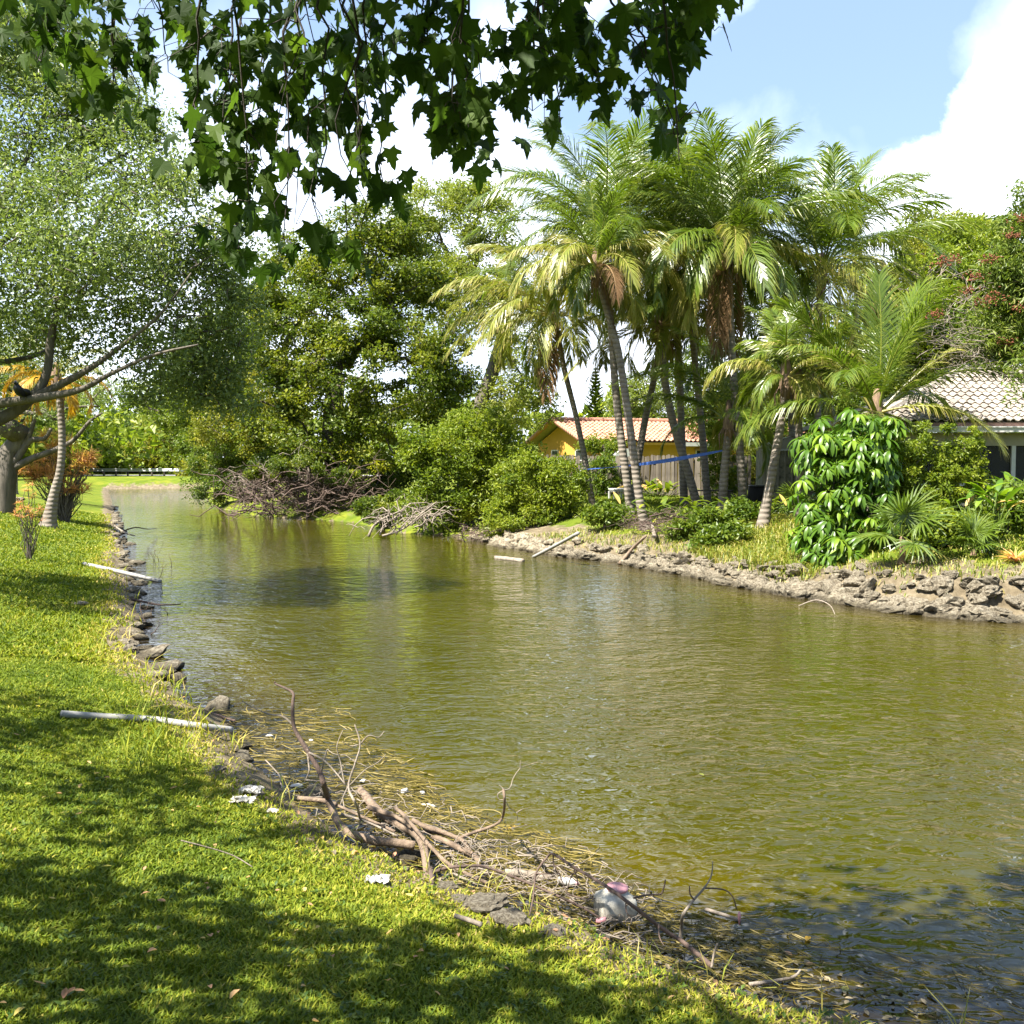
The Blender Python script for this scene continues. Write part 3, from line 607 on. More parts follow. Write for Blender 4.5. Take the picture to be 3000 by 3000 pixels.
def palm(label, trunk, Y, fpx, n=20, sw=0, droopy=.5, nuts=0, dead=0, seed=0, yellow=.3, dY=0, lean=0, specials=(), off=0., golden=False, gap=None):
    rg = np.random.default_rng(seed + 100)
    pts = [P(a, b_, Y + dY * i / (len(trunk) - 1)) for i, (a, b_, w) in enumerate(trunk)]; ws = [w * Y / 6000 for _, _, w in trunk]
    pts[0][2] = hz(pts[0][0], pts[0][1]) - .1
    root = empty('coconut_palm', (pts[0][0], pts[0][1], pts[0][2] + .1)); tag(root, label, 'palm tree', 'coconut palms on the far bank' if Y < 50 and trunk[0][0] > 500 else None)
    nn = max(14, int((pts[-1][2] - pts[0][2]) / .16)); s = spline(pts, nn); rr = np.interp(np.linspace(0, 1, nn), np.linspace(0, 1, len(ws)), ws)
    rr = rr * (1 + .035 * (np.arange(nn) % 2)); rr[0] *= 1.45; rr[1] *= 1.25; rr[2] *= 1.1
    mb = MB(); tube(mb, s, rr, 10, .5); mb.build('trunk', G['palmtrunk'], root)
    top = s[-1] + np.array([0, 0, .05]); Lf = fpx * Y / 3000 * 1.16
    mb = MB(); tube(mb, [top - [0, 0, .55], top - [0, 0, .25], top + [0, 0, .25], top + [0, 0, .6]], [rr[-1] * 1.1, rr[-1] * 1.7, rr[-1] * 1.3, .05], 8, .5, wob=.08)
    for _ in range(14):
        a = rg.uniform(0, 6.28); o = np.array([math.cos(a), math.sin(a), 0]); q = top + o * rr[-1] * 1.3 - [0, 0, .2]
        tube(mb, [q, q + o * .15 - [0, 0, .25], q + o * .12 - [0, 0, .7]], [.02, .015, .005], 4, .5)
    mb.build('crown_shaft', G['fibre'], root)
    def add(el, bend, az, scale, mname, hang, sd, rag=0.0):
        el = int(round(el / 12) * 12); bend = int(round(bend / 20) * 20); hang = round(hang * 4) / 4
        me = frond_mesh(el, bend, round(Lf * scale / .4) * .4, mname, hang, sd, ragged=rag)
        o = link('frond', me, root); o.location = tuple(top + np.array([math.cos(az), math.sin(az), 0]) * .06 - np.array(root.location)); o.rotation_euler = (rg.normal() * .12, rg.normal() * .05, az)
    ga = 2.39996
    n = n + (9 if n > 16 else 3)
    for i in range(n):
        f = i / max(1, n - 1); az = i * ga + off + rg.normal() * .15
        el = 84 - 96 * f ** 1.05 + rg.normal() * 4; bend = 46 + 82 * f ** .8 * (0.6 + droopy * .6) + rg.normal() * 8
        mn = 'frond' if f < 1 - yellow or rg.random() > .75 else 'frondy'
        if golden: mn = 'frondg' if f > .5 else 'frondy'
        add(el, bend, az, rg.uniform(.9, 1.08) * (.82 + .3 * math.sin(math.pi * min(1, f + .15))), mn, .35 + .65 * f + .1 * rg.random(), i % 2)
    for i in range(dead): add(-60 - rg.random() * 20, 25, rg.uniform(0, 6.28), .8, 'frondd', .9, 30 + i % 2, .15)
    for (el, bend, azd, scale, mn, hang) in specials: add(el, bend, rad(azd), scale, mn, hang, 11)
    for i in range(nuts):
        a = rg.uniform(3.4, 6.0); o = np.array([math.cos(a) * .30, math.sin(a) * .30, -.12 - .5 * rg.random()]); c = top + o
        bm_s = MB(); u = np.linspace(0, math.pi, 7); tube(bm_s, np.stack([0 * u, 0 * u, -np.cos(u) * .15], 1) + c, np.maximum(.002, np.sin(u)) * .115, 8, .5, cap=False)
        bm_s.build('coconut', G['nut'] if rg.random() < .7 else G['nutbrown'], root)
    if nuts:
        mb = MB()
        for _ in range(5):
            a = rg.uniform(3.2, 6.2); o = np.array([math.cos(a), math.sin(a), 0]) * .25; tube(mb, [top - [0, 0, .1], top + o + [0, 0, -.2], top + o * 1.3 - [0, 0, .9]], [.02, .02, .008], 4, .5)
        mb.build('fruit_stalk', G['fibre'], root)
    return root
# specials: (elevation, bend, azimuth 0=right 180=left 270=towards the viewer, length, material, hang)
palm('leaning palm at the left of the clump with long yellowish fronds', [(1738, 1473, 20), (1722, 1390, 18), (1690, 1230, 16), (1655, 1090, 16), (1640, 1010, 16), (1622, 925, 18)], 36, 275, 17, nuts=0, dead=1, seed=1, yellow=.75, droopy=.8,
     specials=[(20, 70, 180, 1.0, 'frondy', .8), (0, 60, 185, 1.05, 'frondy', .9), (-15, 40, 200, .9, 'frondy', .8), (35, 80, 195, 1.1, 'frondy', .7)], off=1.)
palm('tall palm with stiff upright green fronds at the upper left of the clump', [(1850, 1497, 28), (1838, 1420, 24), (1815, 1250, 23), (1800, 1100, 22), (1790, 950, 20), (1770, 700, 19)], 32, 330, 19, seed=2, yellow=.15, droopy=.2,
     specials=[(62, 40, 120, 1.0, 'frond', .3), (60, 60, 170, 1.0, 'frond', .3), (30, 60, 182, 1.05, 'frond', .4), (75, 30, 60, 1.1, 'frond', .2)], off=.4)
palm('palm with heavy drooping straw-coloured fronds above thin leaning trunks', [(1893, 1519, 34), (1870, 1440, 24), (1845, 1250, 23), (1815, 1050, 21), (1790, 950, 20), (1745, 790, 20)], 29, 235, 17, seed=3, yellow=.7, droopy=.9, dead=1,
     specials=[(35, 100, 0, 1.15, 'frondy', .8), (10, 80, 230, .95, 'frondy', .9), (0, 75, 285, .9, 'frondd', .9), (30, 100, 200, 1.1, 'frondy', .8), (45, 95, 5, 1.2, 'frondy', .7)], off=2.)
palm('palm behind the strap leaning right with browned dead fronds at its crown', [(1856, 1482, 22), (1870, 1350, 20), (1890, 1230, 20), (1912, 1130, 19), (1935, 1000, 18), (1965, 820, 17)], 38, 270, 15, seed=4, yellow=.3, droopy=.6, dead=3, off=.8)
palm('shorter palm whose trunk curves left, arching fronds over the red roof', [(2047, 1456, 26), (2015, 1380, 24), (1975, 1250, 23), (1950, 1130, 22), (1938, 1020, 21), (1928, 960, 20)], 35, 240, 15, seed=5, yellow=.55, droopy=.8, nuts=0,
     specials=[(25, 80, 183, 1.15, 'frondy', .8), (45, 100, 195, 1.0, 'frondy', .7), (30, 90, 330, .8, 'frondy', .9), (-10, 40, 185, 1.1, 'frondy', .6)], off=.2)
palm('dark-trunked palm standing straight behind the crossing trunks', [(2005, 1475, 24), (2000, 1350, 22), (1994, 1190, 20), (1986, 1000, 19), (1975, 850, 18), (1965, 735, 18)], 37, 300, 18, seed=6, yellow=.25, dead=3, droopy=.6, off=1.7)
palm('tallest palm in the middle with green coconuts under long upright fronds', [(2180, 1458, 26), (2168, 1330, 23), (2152, 1150, 22), (2142, 980, 20), (2135, 850, 20), (2130, 745, 21)], 31, 335, 26, seed=7, yellow=.25, droopy=.45, nuts=9, dead=2,
     specials=[(72, 25, 60, 1.1, 'frond', .2), (35, 110, 262, .8, 'frondy', .8), (30, 105, 180, 1.1, 'frondy', .7), (60, 55, 20, 1.05, 'frond', .3), (78, 20, 100, 1.15, 'frond', .2), (64, 30, 170, 1.0, 'frond', .3)], off=.1)
palm('high palm crown between the tallest palm and the upright one on its left', [(2075, 1455, 22), (2060, 1300, 20), (2040, 1100, 19), (2020, 900, 18), (2008, 740, 18)], 36, 300, 17, seed=8, yellow=.3, droopy=.4, off=2.2, specials=[(78, 30, 80, 1.15, 'frond', .2), (70, 50, 150, 1.1, 'frondy', .3)])
palm('young palm with a short trunk and arching dark fronds before the garden plants', [(2115, 1470, 27), (2122, 1390, 25), (2130, 1300, 22), (2134, 1235, 20)], 31, 250, 9, seed=9, yellow=.15, droopy=.6, off=.5,
     specials=[(50, 75, 180, 1.15, 'frond', .5), (40, 60, 150, 1.1, 'frond', .5)])
palm('palm leaning right beside the shed, yellow fronds arching both ways', [(2232, 1538, 38), (2250, 1450, 27), (2272, 1330, 25), (2290, 1230, 23), (2300, 1150, 22), (2302, 1110, 22)], 26, 205, 10, seed=10, yellow=.55, droopy=.8, off=1.1,
     specials=[(40, 105, 183, 1.0, 'frondy', .7), (45, 110, 0, 1.2, 'frondy', .8), (75, 30, 80, 1.1, 'frond', .3)])
palm('short palm partly hidden behind the umbrella plant, straw-tipped frond arching right', [(2345, 1480, 24), (2343, 1350, 21), (2340, 1230, 20), (2338, 1130, 20)], 27, 190, 7, seed=11, yellow=.5, droopy=.8, off=2.9, specials=[(50, 115, 0, 1.25, 'frondy', .8)])
palm('stout young palm with very long upright fronds left of the white tile roof', [(2560, 1480, 34), (2562, 1350, 30), (2566, 1260, 27), (2568, 1215, 26)], 25.5, 345, 12, seed=12, yellow=.35, droopy=.25, off=.3,
     specials=[(60, 60, 150, .95, 'frondy', .4), (56, 55, 170, .9, 'frondy', .5), (82, 15, 80, 1.0, 'frond', .2), (76, 20, 20, 1.0, 'frond', .2), (50, 50, 355, 1.0, 'frondy', .4), (68, 30, 185, 1.0, 'frond', .3)])
palm('tall wind-ragged palm at the right of the clump with a frond reaching far right', [(2400, 1460, 26), (2395, 1300, 23), (2392, 1100, 21), (2398, 950, 20), (2408, 800, 19)], 33, 350, 22, seed=13, yellow=.35, droopy=.45, nuts=0, dead=1, off=.9,
     specials=[(38, 45, 358, 1.2, 'frond', .6), (66, 40, 30, 1.15, 'frond', .3), (35, 105, 200, .8, 'frondy', .8), (45, 95, 160, .8, 'frondy', .7), (75, 30, 120, 1.1, 'frond', .3)])
palm('shaded palm between the tallest palm and the wind-ragged one', [(2330, 1450, 22), (2320, 1250, 20), (2305, 1050, 19), (2290, 930, 19)], 40, 320, 16, seed=14, yellow=.2, droopy=.5, off=2.4)
palm('dark green palm low behind the tallest palm trunk', [(2230, 1450, 22), (2225, 1300, 20), (2215, 1150, 19), (2205, 1050, 19)], 41, 300, 15, seed=15, yellow=.1, droopy=.5, off=1.3)
# left lawn palm
palm('leaning palm on the left lawn with golden fronds hanging behind the shade tree', [(138, 1503, 46), (158, 1450, 26), (176, 1380, 22), (182, 1290, 20), (176, 1180, 20), (165, 1120, 20)], 33, 170, 8, seed=16, yellow=.9, droopy=.9, golden=True, off=.2,
     specials=[(20, 100, 0, .9, 'frondg', .9), (35, 110, 178, .9, 'frondg', .9), (40, 80, 200, .9, 'frondg', .9)])
palm('golden-fronded palm far behind the forking tree at the left edge', [(40, 1430, 22), (42, 1300, 18), (45, 1130, 16)], 52, 170, 9, seed=17, yellow=1, droopy=.9, golden=True)
# ---------------------------------------------------------------- houses
def bobj(name, boxes, mt, parent, M=None, a=.5):
    mb = MB()
    for lo, hi in boxes: box(mb, lo, hi, a, M)
    me = mb.mesh(name, mt, smooth=False); return link(name, me, parent)
m, t, b = mat('terracotta_tile')
oi = nd(t, 'ShaderNodeObjectInfo').outputs['Random']
c = ramp(t, oi, [(0, (.28, .085, .045)), (.5, (.38, .14, .075)), (1, (.46, .21, .12))])
c = mixc(t, tnoise(t, 9, 5), c, (.42, .25, .17)); t.links.new(c, b.inputs['Base Color']); b.inputs['Roughness'].default_value = .75; G['tilered'] = m
m, t, b = mat('white_tile')
oi = nd(t, 'ShaderNodeObjectInfo').outputs['Random']
c = ramp(t, oi, [(0, (.20, .17, .14)), (.5, (.265, .23, .19)), (1, (.33, .29, .24))])
c = mixc(t, ramp(t, tnoise(t, 7, 6, .7), [(.45, (0, 0, 0)), (.75, (.8, .8, .8))]), c, (.16, .135, .115)); t.links.new(c, b.inputs['Base Color']); b.inputs['Roughness'].default_value = .8; G['tilewhite'] = m
G['yellow'] = plain('yellow_stucco', (.48, .27, .05), .85, .06, 2, .2, 0, .25)
G['cream'] = plain('cream_paint', (.30, .27, .20), .7, .1, 3)
G['whitep'] = plain('white_paint', (.50, .49, .47), .5, .08, 3)
G['glass'] = plain('dark_glass', (.03, .035, .035), .08, .2, 2, .5, 0, 0)
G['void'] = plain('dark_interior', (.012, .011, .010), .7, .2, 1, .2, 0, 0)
G['pinkfascia'] = plain('weathered_fascia', (.33, .20, .16), .7, .35, 3)
m, t, b = mat('fence_wood')
v = coord(t, 'Object', (9, 9, .8)); c = ramp(t, tnoise(t, 2, 6, .7, v), [(.25, (.05, .04, .028)), (.5, (.12, .10, .075)), (.75, (.21, .18, .135))])
c = mixc(t, nd(t, 'ShaderNodeObjectInfo').outputs['Random'], c, mixc(t, 1.0, c, (.45, .42, .38), 'MULTIPLY')); t.links.new(c, b.inputs['Base Color']); b.inputs['Roughness'].default_value = .9; G['fence'] = m

def tile_mesh(name, w, l, mt, h=.075):
    mb = MB(); n = 7; u = np.linspace(0, 1, n); zz = h * np.sin(u * math.pi) ** .8 * np.where(u < .72, 1, 1) ; zz = np.where(u > .75, .01, h * np.sin(np.clip(u / .75, 0, 1) * math.pi))
    V0 = np.stack([u * w, 0 * u - .03, zz + .045], 1); V1 = np.stack([u * w, 0 * u + l, zz], 1); V2 = np.stack([u * w, 0 * u - .03, zz + .015], 1)
    i = np.arange(n - 1); Q = np.concatenate([np.stack([i, i + 1, i + n + 1, i + n], 1), np.stack([i + 2 * n, i + 2 * n + 1, i + 1, i], 1)])
    mb.add(np.concatenate([V0, V1, V2]), Q); return mb.mesh(name, mt, smooth=False)
def tiled(parent, O, U, S, N, nu, ns, w, l, me, mt, inside, score, limit=300):
    """lay tiles over a roof plane: origin O (eave corner), U along the eave, S up the slope, N normal; nearest ones are parts, the rest one part"""
    cells = [(i, j) for j in range(ns) for i in range(nu) if inside((i + .5) * w, (j + .5) * l)]
    cells.sort(key=lambda c: score((c[0] + .5) * w, (c[1] + .5) * l)); U, S, N, O = map(lambda q: np.array(q, float), (U, S, N, O))
    base = np.array([v.co[:] for v in me.vertices]); qs = [p.vertices[:] for p in me.polygons]; rest = MB()
    for k, (i, j) in enumerate(cells):
        p = O + U * i * w + S * j * l + N * (.006 * R.normal())
        if k < limit:
            o = link('tile', me, parent); M = Matrix(((U[0], S[0], N[0], p[0]), (U[1], S[1], N[1], p[1]), (U[2], S[2], N[2], p[2]), (0, 0, 0, 1)))
            o.matrix_local = M @ Matrix.Rotation(rad(.8) * R.normal(), 4, 'Z')
        else: rest.add(p + base @ np.stack([U, S, N]), qs)
    if rest.V:
        o = link('tiles', rest.mesh('tiles', mt, smooth=False), parent); tag(o, kind='stuff')
# --- yellow house
a_ = rad(20); u_ = np.array([math.cos(a_), math.sin(a_), 0]); w_ = np.array([-math.sin(a_), math.cos(a_), 0])
cor = P(1703, 1292, 58); EZ = cor[2]; GZ = 1.0
hr = empty('yellow_house', (cor[0], cor[1], GZ), a_); tag(hr, 'yellow stucco house with a red barrel tile gable roof behind the wooden fence', 'house')
LH, WH = 17.0, 8.6; e = EZ - GZ; rh = 1.32; ov = .55            # local x along the long side, y to the back, z up from ground
Hr = e + rh
mb = MB(); i0, i1 = ov, LH - ov; y0, y1 = ov, WH - ov; eh = e - .12
zm = eh + (WH / 2 - ov) * rh / (WH / 2)
V = [[i0, y0, 0], [i1, y0, 0], [i1, y1, 0], [i0, y1, 0], [i0, y0, eh + .05], [i1, y0, eh + .05], [i1, y1, eh + .05], [i0, y1, eh + .05], [i0, WH / 2, zm + .02], [i1, WH / 2, zm + .02]]
mb.add(V, [[0, 1, 5, 4], [1, 2, 6, 5], [2, 3, 7, 6], [3, 0, 4, 7]], [[4, 7, 8], [5, 9, 6]])
link('wall', mb.mesh('wall', G['yellow'], smooth=False), hr)
sl_ = math.hypot(WH / 2, rh); S1 = np.array([0, WH / 2 / sl_, rh / sl_]); N1 = np.cross([1, 0, 0], S1)
mb = MB(); mb.add([[0, 0, e - .06], [LH, 0, e - .06], [LH, WH / 2, Hr - .06], [0, WH / 2, Hr - .06], [LH, WH, e - .06], [0, WH, e - .06]], [[0, 1, 2, 3], [3, 2, 4, 5]])
mb.add([[0, 0, e - .02], [LH, 0, e - .02], [LH, WH / 2, Hr - .02], [0, WH / 2, Hr - .02], [LH, WH, e - .02], [0, WH, e - .02]], [[0, 1, 2, 3], [3, 2, 4, 5]])
roof = link('roof', mb.mesh('roof', G['cream'], smooth=False), hr)
tm = tile_mesh('tile', .30, .36, G['tilered'], .09)
tiled(hr, (0, 0, e), (1, 0, 0), S1, N1, int(LH / .30), int(sl_ / .36), .30, .36, tm, G['tilered'], lambda x, y: True, lambda x, y: x - .2 * y)
rk = MB()
for s in np.arange(0, sl_, .33):                            # rounded rake and ridge caps
    for yy, sg in ((0, 1), (WH, -1)):
        p = np.array([0, yy + sg * s * WH / 2 / sl_, e + s * rh / sl_ + .05]); tube(rk, [p, p + np.array([0, sg * WH / 2 / sl_, rh / sl_]) * .36 + [0, 0, .02]], [.15, .12], 8)
for s in np.arange(0, LH, .36): p = np.array([s, WH / 2, Hr + .07]); tube(rk, [p, p + [.38, 0, .015]], [.15, .12], 8)
tag(link('ridge_tiles', rk.mesh('ridge_tiles', G['tilered'], smooth=False), hr), kind='stuff')
bobj('gutter', [((6.3, -.16, e - .26), (LH, -.03, e - .04))], G['whitep'], hr)
bobj('fascia', [((.1, .02, e - .2), (6.28, .08, e - .05))], G['yellow'], hr)
def window(parent, M, w, h, sill=True):
    f = bobj('window', [((-w / 2 - .07, -.05, -.07), (w / 2 + .07, .02, 0)), ((-w / 2 - .07, -.05, h), (w / 2 + .07, .02, h + .07)), ((-w / 2 - .07, -.05, 0), (-w / 2, .02, h)), ((w / 2, -.05, 0), (w / 2 + .07, .02, h)), ((-w / 2, -.045, h * .5 - .025), (w / 2, .0, h * .5 + .025))], G['whitep'], parent)
    f.matrix_local = M; g = bobj('pane', [((-w / 2, -.02, 0), (w / 2, .0, h))], G['glass'], f); return f
Mg = lambda y, z: Matrix.Translation((i0 - .01, y, z)) @ Matrix.Rotation(rad(-90), 4, 'Z')
window(hr, Mg(WH * .60, 1.05), .95, 1.15); window(hr, Mg(WH * .10 + .6, 1.05), .95, 1.15)
window(hr, Matrix.Translation((8.2, y0 - .01, 1.25)), .95, 1.0)
bobj('door', [((11.0, y0 - .05, 0), (12.0, y0 - .01, 2.1))], G['void'], hr)
bobj('dark_beam', [((7.6, y0 - .12, e - .52), (11.6, y0 - .01, e - .40))], G['pinkfascia'], hr)
aw = MB(); th = np.linspace(0, math.pi, 13); p_ = np.stack([2.9 + 1.0 * np.cos(th), 0 * th + y0 - .7, 1.55 + .75 * np.sin(th)], 1); p2 = p_ + [0, .68, 0]
aw.add(np.concatenate([p_, p2]), [[k, k + 1, k + 14, k + 13] for k in range(12)]); aw.add(np.vstack([p_, [[2.9, y0 - .7, 1.55]]]), None, [[k, 13, k + 1] for k in range(12)])
link('awning', aw.mesh('awning', G['whitep']), hr)
dp = MB(); tube(dp, [[1.1, .05, e - .1], [1.1, y0 - .12, e - .6], [.85, y0 - .10, e - .9], [.8, y0 - .08, 0]], .06, 6); link('downspout', dp.mesh('downspout', G['cream']), hr)

# --- wooden fence: one plank at a time
fA = P(1600, 1455, 49); fB = P(2200, 1455, 44); fA[2] = fB[2] = 1.0
fe = empty('wooden_fence', fA); tag(fe, 'weathered grey wooden privacy fence of uneven upright planks in front of the yellow house', 'fence')
n = int(np.linalg.norm(fB - fA) / .150); dd = (fB - fA) / n; ang = math.atan2(dd[1], dd[0]); pm = []
for k in range(6):
    mb = MB(); w = .138; h = 1.86 + .03 * R.normal(); c = .04
    V = [[0, 0, 0], [w, 0, 0], [w, 0, h - c], [w - c, 0, h], [c, 0, h], [0, 0, h - c]]; V += [[x, .02, z] for x, y, z in V]
    mb.add(V, [[0, 1, 2, 5], [5, 2, 3, 4], [6, 11, 8, 7], [11, 10, 9, 8], [0, 5, 11, 6], [1, 7, 8, 2], [4, 3, 9, 10]], None, R.random()); pm.append(mb.mesh('plank', G['fence'], smooth=False))
for k in range(n):
    o = link('plank', pm[k % 6] if R.random() < .6 else pm[int(R.integers(6))], fe); o.location = tuple(dd * k + [0, 0, .03 * R.normal()]); o.rotation_euler = (rad(1.5) * R.normal(), rad(.7) * R.normal(), ang)
L_ = np.linalg.norm(fB - fA)
for z in (.35, 1.5): o = bobj('rail', [((0, .03, z), (L_, .07, z + .09))], G['fence'], fe); o.rotation_euler = (0, 0, ang)

# --- house with the white tile roof and dark screened porch
HY = 27.0; hx = P(2560, 1240, HY)[0]; EW = P(2560, 1236, HY)[2]
wr = empty('porch_house', (hx, HY, 1.0)); tag(wr, 'cream house with a pale tile hip roof and dark screened porch at the right', 'house')
e = EW - 1.0; run = 4.1; rise = P(2821, 1087, HY + run)[2] - EW; Lw = 13.0; sl_ = math.hypot(run, rise); S1 = np.array([0, run / sl_, rise / sl_]); N1 = np.cross([1, 0, 0], S1)
mb = MB(); mb.add([[0, 0, e - .03], [Lw, 0, e - .03], [Lw, run, e + rise - .03], [run, run, e + rise - .03], [0, 2 * run, e - .03], [Lw, 2 * run, e - .03]], [[0, 1, 2, 3], [3, 2, 5, 4]], [[0, 3, 4]]); link('roof', mb.mesh('roof', G['cream'], smooth=False), wr)
tm2 = tile_mesh('tile', .235, .33, G['tilewhite'], .07)
tiled(wr, (0, -.06, e), (1, 0, 0), S1, N1, int(Lw / .235), int(sl_ / .33), .235, .33, tm2, G['tilewhite'], lambda x, y: x > y * run / sl_ - .02, lambda x, y: x)
rk = MB()
for s in np.arange(0, 1, .055):
    p = np.array([run * s, run * s, e + rise * s + .06]); tube(rk, [p, p + np.array([run, run, rise]) * .062 + [0, 0, .02]], [.13, .10], 7)
for s in np.arange(run, Lw, .36): p = np.array([s, run, e + rise + .05]); tube(rk, [p, p + [.38, 0, .02]], [.13, .10], 7)
tag(link('ridge_tiles', rk.mesh('ridge_tiles', G['tilewhite'], smooth=False), wr), kind='stuff')
bobj('fascia', [((0, -.02, e - .20), (Lw, .02, e - .02))], G['pinkfascia'], wr)
bobj('gutter', [((0, -.16, e - .27), (Lw, -.022, e - .14)), ((0, -.19, e - .15), (Lw, -.16, e - .12))], G['whitep'], wr)
bobj('soffit', [((0, .0, e - .30), (Lw, .6, e - .28))], G['cream'], wr)
bobj('beam', [((.45, .35, e - .62), (Lw, .5, e - .301))], G['cream'], wr)
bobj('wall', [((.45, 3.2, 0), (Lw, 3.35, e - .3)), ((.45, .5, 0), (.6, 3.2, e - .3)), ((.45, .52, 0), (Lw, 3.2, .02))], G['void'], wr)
bobj('knee_wall', [((.6, .36, 0), (Lw, .46, .62))], G['cream'], wr)
for x in (.45, P(2990, 1300, HY)[0] - hx - .05, 8.2, 11.5): bobj('post', [((x, .36, 0), (x + .11, .49, e - .62))], G['whitep'], wr)
bobj('screen_rail', [((.5, .37, .93), (Lw, .41, 1.0))], G['whitep'], wr)
G['screen'] = None
m, t, b = mat('insect_screen'); b.inputs['Base Color'].default_value = (.015, .015, .015, 1); b.inputs['Roughness'].default_value = .6
tr = nd(t, 'ShaderNodeBsdfTransparent'); ms = nd(t, 'ShaderNodeMixShader'); ms.inputs[0].default_value = .6; t.links.new(tr.outputs[0], ms.inputs[1]); t.links.new(b.outputs[0], ms.inputs[2]); t.links.new(ms.outputs[0], t.nodes['Material Output'].inputs[0]); G['screen'] = m
bobj('screen', [((.56, .425, .62), (Lw, .428, e - .62))], G['screen'], wr)

# --- garden shed
sx = P(2233, 1450, 36); ex = P(2400, 1450, 36)[0] - sx[0]
sh = empty('garden_shed', (sx[0], 36, 1.0), rad(-8)); tag(sh, 'small cream metal garden shed with a low gable and mottled front beside the palms', 'shed')
m, t, b = mat('mottled_shed'); c = ramp(t, tnoise(t, 3.2, 9, .75), [(.38, (.06, .055, .03)), (.5, (.24, .22, .16)), (.7, (.34, .31, .25))]); t.links.new(c, b.inputs['Base Color']); b.inputs['Roughness'].default_value = .7; G['shedf'] = m  # darker blotches spread over the cream by noise
h = 2.05; w = ex
bobj('wall', [((0.0, .0, 0), (w, .04, h)), ((0, .04, 0), (.04, 2.4, h)), ((w - .04, .04, 0), (w, 2.4, h)), ((.04, 2.36, 0), (w - .04, 2.4, h))], G['shedf'], sh)
for k in range(9): bobj('rib', [((.03 + k * (w - .1) / 8, -.035, 0.05), (.09 + k * (w - .1) / 8, -.002, h - .12))], G['cream'], sh)
mb = MB(); zs = [h, h + .22, h + .42, h + .22, h]; xs = [-.08, w * .2, w * .5, w * .8, w + .08]
for y in (-.12, 2.5): mb.add([[x, y, z] for x, z in zip(xs, zs)])
mb.Q.append(np.array([[k, k + 1, k + 6, k + 5] for k in range(4)])); mb.add([[x, -.06, z - .005] for x, z in zip(xs, zs)] + [[w / 2, -.06, h - .02]], None, [[k, 5, k + 1] for k in range(4)])
link('roof', mb.mesh('roof', G['cream'], smooth=False), sh)
bobj('trim', [((-.06, -.14, h - .10), (w + .06, -.06, h - .03))], G['whitep'], sh)

# --- small garden things
def table(px, py, Y):
    p = P(px, py, Y); p[2] = 1.0; r = empty('garden_table', p, .3); tag(r, 'small white plastic garden table on the far lawn behind the palm trunks', 'table')
    bobj('tabletop', [((-.3, -.3, .42), (.3, .3, .47)), ((-.27, -.27, .36), (.27, .27, .419))], G['whitep'], r)
    for sx_ in (-1, 1):
        for sy_ in (-1, 1): bobj('leg', [((sx_ * .27 - .03, sy_ * .27 - .03, 0), (sx_ * .27 + .03, sy_ * .27 + .03, .358))], G['whitep'], r)
table(1810, 1462, 42)
p = P(2085, 1462, 40); p[2] = 1.0; r = empty('garden_bench', p); tag(r, 'low grey wooden bench on the lawn behind the young palm', 'bench')
for y in (-.18, .0, .18): bobj('slat', [((-.8, y - .07, .42), (.8, y + .07, .46))], G['fence'], r)
for x in (-.65, .65): bobj('leg', [((x - .05, -.2, 0), (x + .05, .2, .418))], G['fence'], r)
# strap between two palm trunks
a = P(1683, 1377, 36); c_ = P(2128, 1318, 31); pts = [a * (1 - s) + c_ * s + np.array([0, 0, -.10 * math.sin(math.pi * s)]) for s in np.linspace(0, 1, 14)]
mb = MB()
for k, q in enumerate(pts):
    hh = .012 + .05 * max(0, math.sin(math.pi * min(1, max(0, (k / 13 - .38) / .6)))) ** .6; mb.add([q + [0, 0, hh], q - [0, 0, hh], q + [0, .01, hh], q + [0, .01, -hh]])
Q_ = []
for k in range(13): Q_ += [[4 * k, 4 * k + 1, 4 * k + 5, 4 * k + 4], [4 * k + 2, 4 * k + 6, 4 * k + 7, 4 * k + 3], [4 * k, 4 * k + 4, 4 * k + 6, 4 * k + 2], [4 * k + 1, 4 * k + 3, 4 * k + 7, 4 * k + 5]]
mb.Q.append(np.array(Q_)); tag(link('tie_down_strap', mb.mesh('tie_down_strap', plain('blue_webbing', (.05, .12, .42), .6), smooth=False)), 'blue webbing strap stretched between two palm trunks in front of the fence', 'strap')
# dark kettle-like barrel by the shed
p = onground(2222, 1500); r = empty('black_barrel', p); tag(r, 'round black bin behind the palm trunk beside the shed', 'bin')
mb = MB(); tube(mb, [[0, 0, 0], [0, 0, .1], [0, 0, .45], [0, 0, .8]], [.24, .30, .34, .30], 14); link('drum', mb.mesh('drum', G['void']), r)
mb = MB(); tube(mb, [[0, 0, .80], [0, 0, .84]], [.33, .31], 14); link('lid', mb.mesh('lid', plain('black_plastic', (.02, .02, .022), .35)), r)

# ---------------------------------------------------------------- guard rail and road at the far end
gA, gB = P(262, 1396, 109), P(545, 1396, 106); gA[2] = gB[2] = 1.02
gr = empty('guard_rail', gA); tag(gr, 'long galvanised guard rail on posts along the road across the far end of the canal', 'guard rail')
D = gB - gA; Lg = np.linalg.norm(D); ang = math.atan2(D[1], D[0]); prof = [(0, .44), (-.05, .50), (-.02, .56), (0, .60), (-.02, .64), (-.05, .70), (0, .76)]
mb = MB(); mb.add([[0, y, z] for y, z in prof] + [[Lg, y, z] for y, z in prof], [[k, k + 7, k + 8, k + 1] for k in range(6)])
G['steel'] = plain('galvanised', (.52, .52, .53), .4, .1, 2, .5, .4)
o = link('rail', mb.mesh('rail', G['steel']), gr); o.rotation_euler = (0, 0, ang)
for k in range(8): o = bobj('post', [((-.07, .01, -.1), (.07, .15, .72))], G['fence'], gr); o.location = tuple(D * (k + .2) / 8); o.rotation_euler = (0, 0, ang)
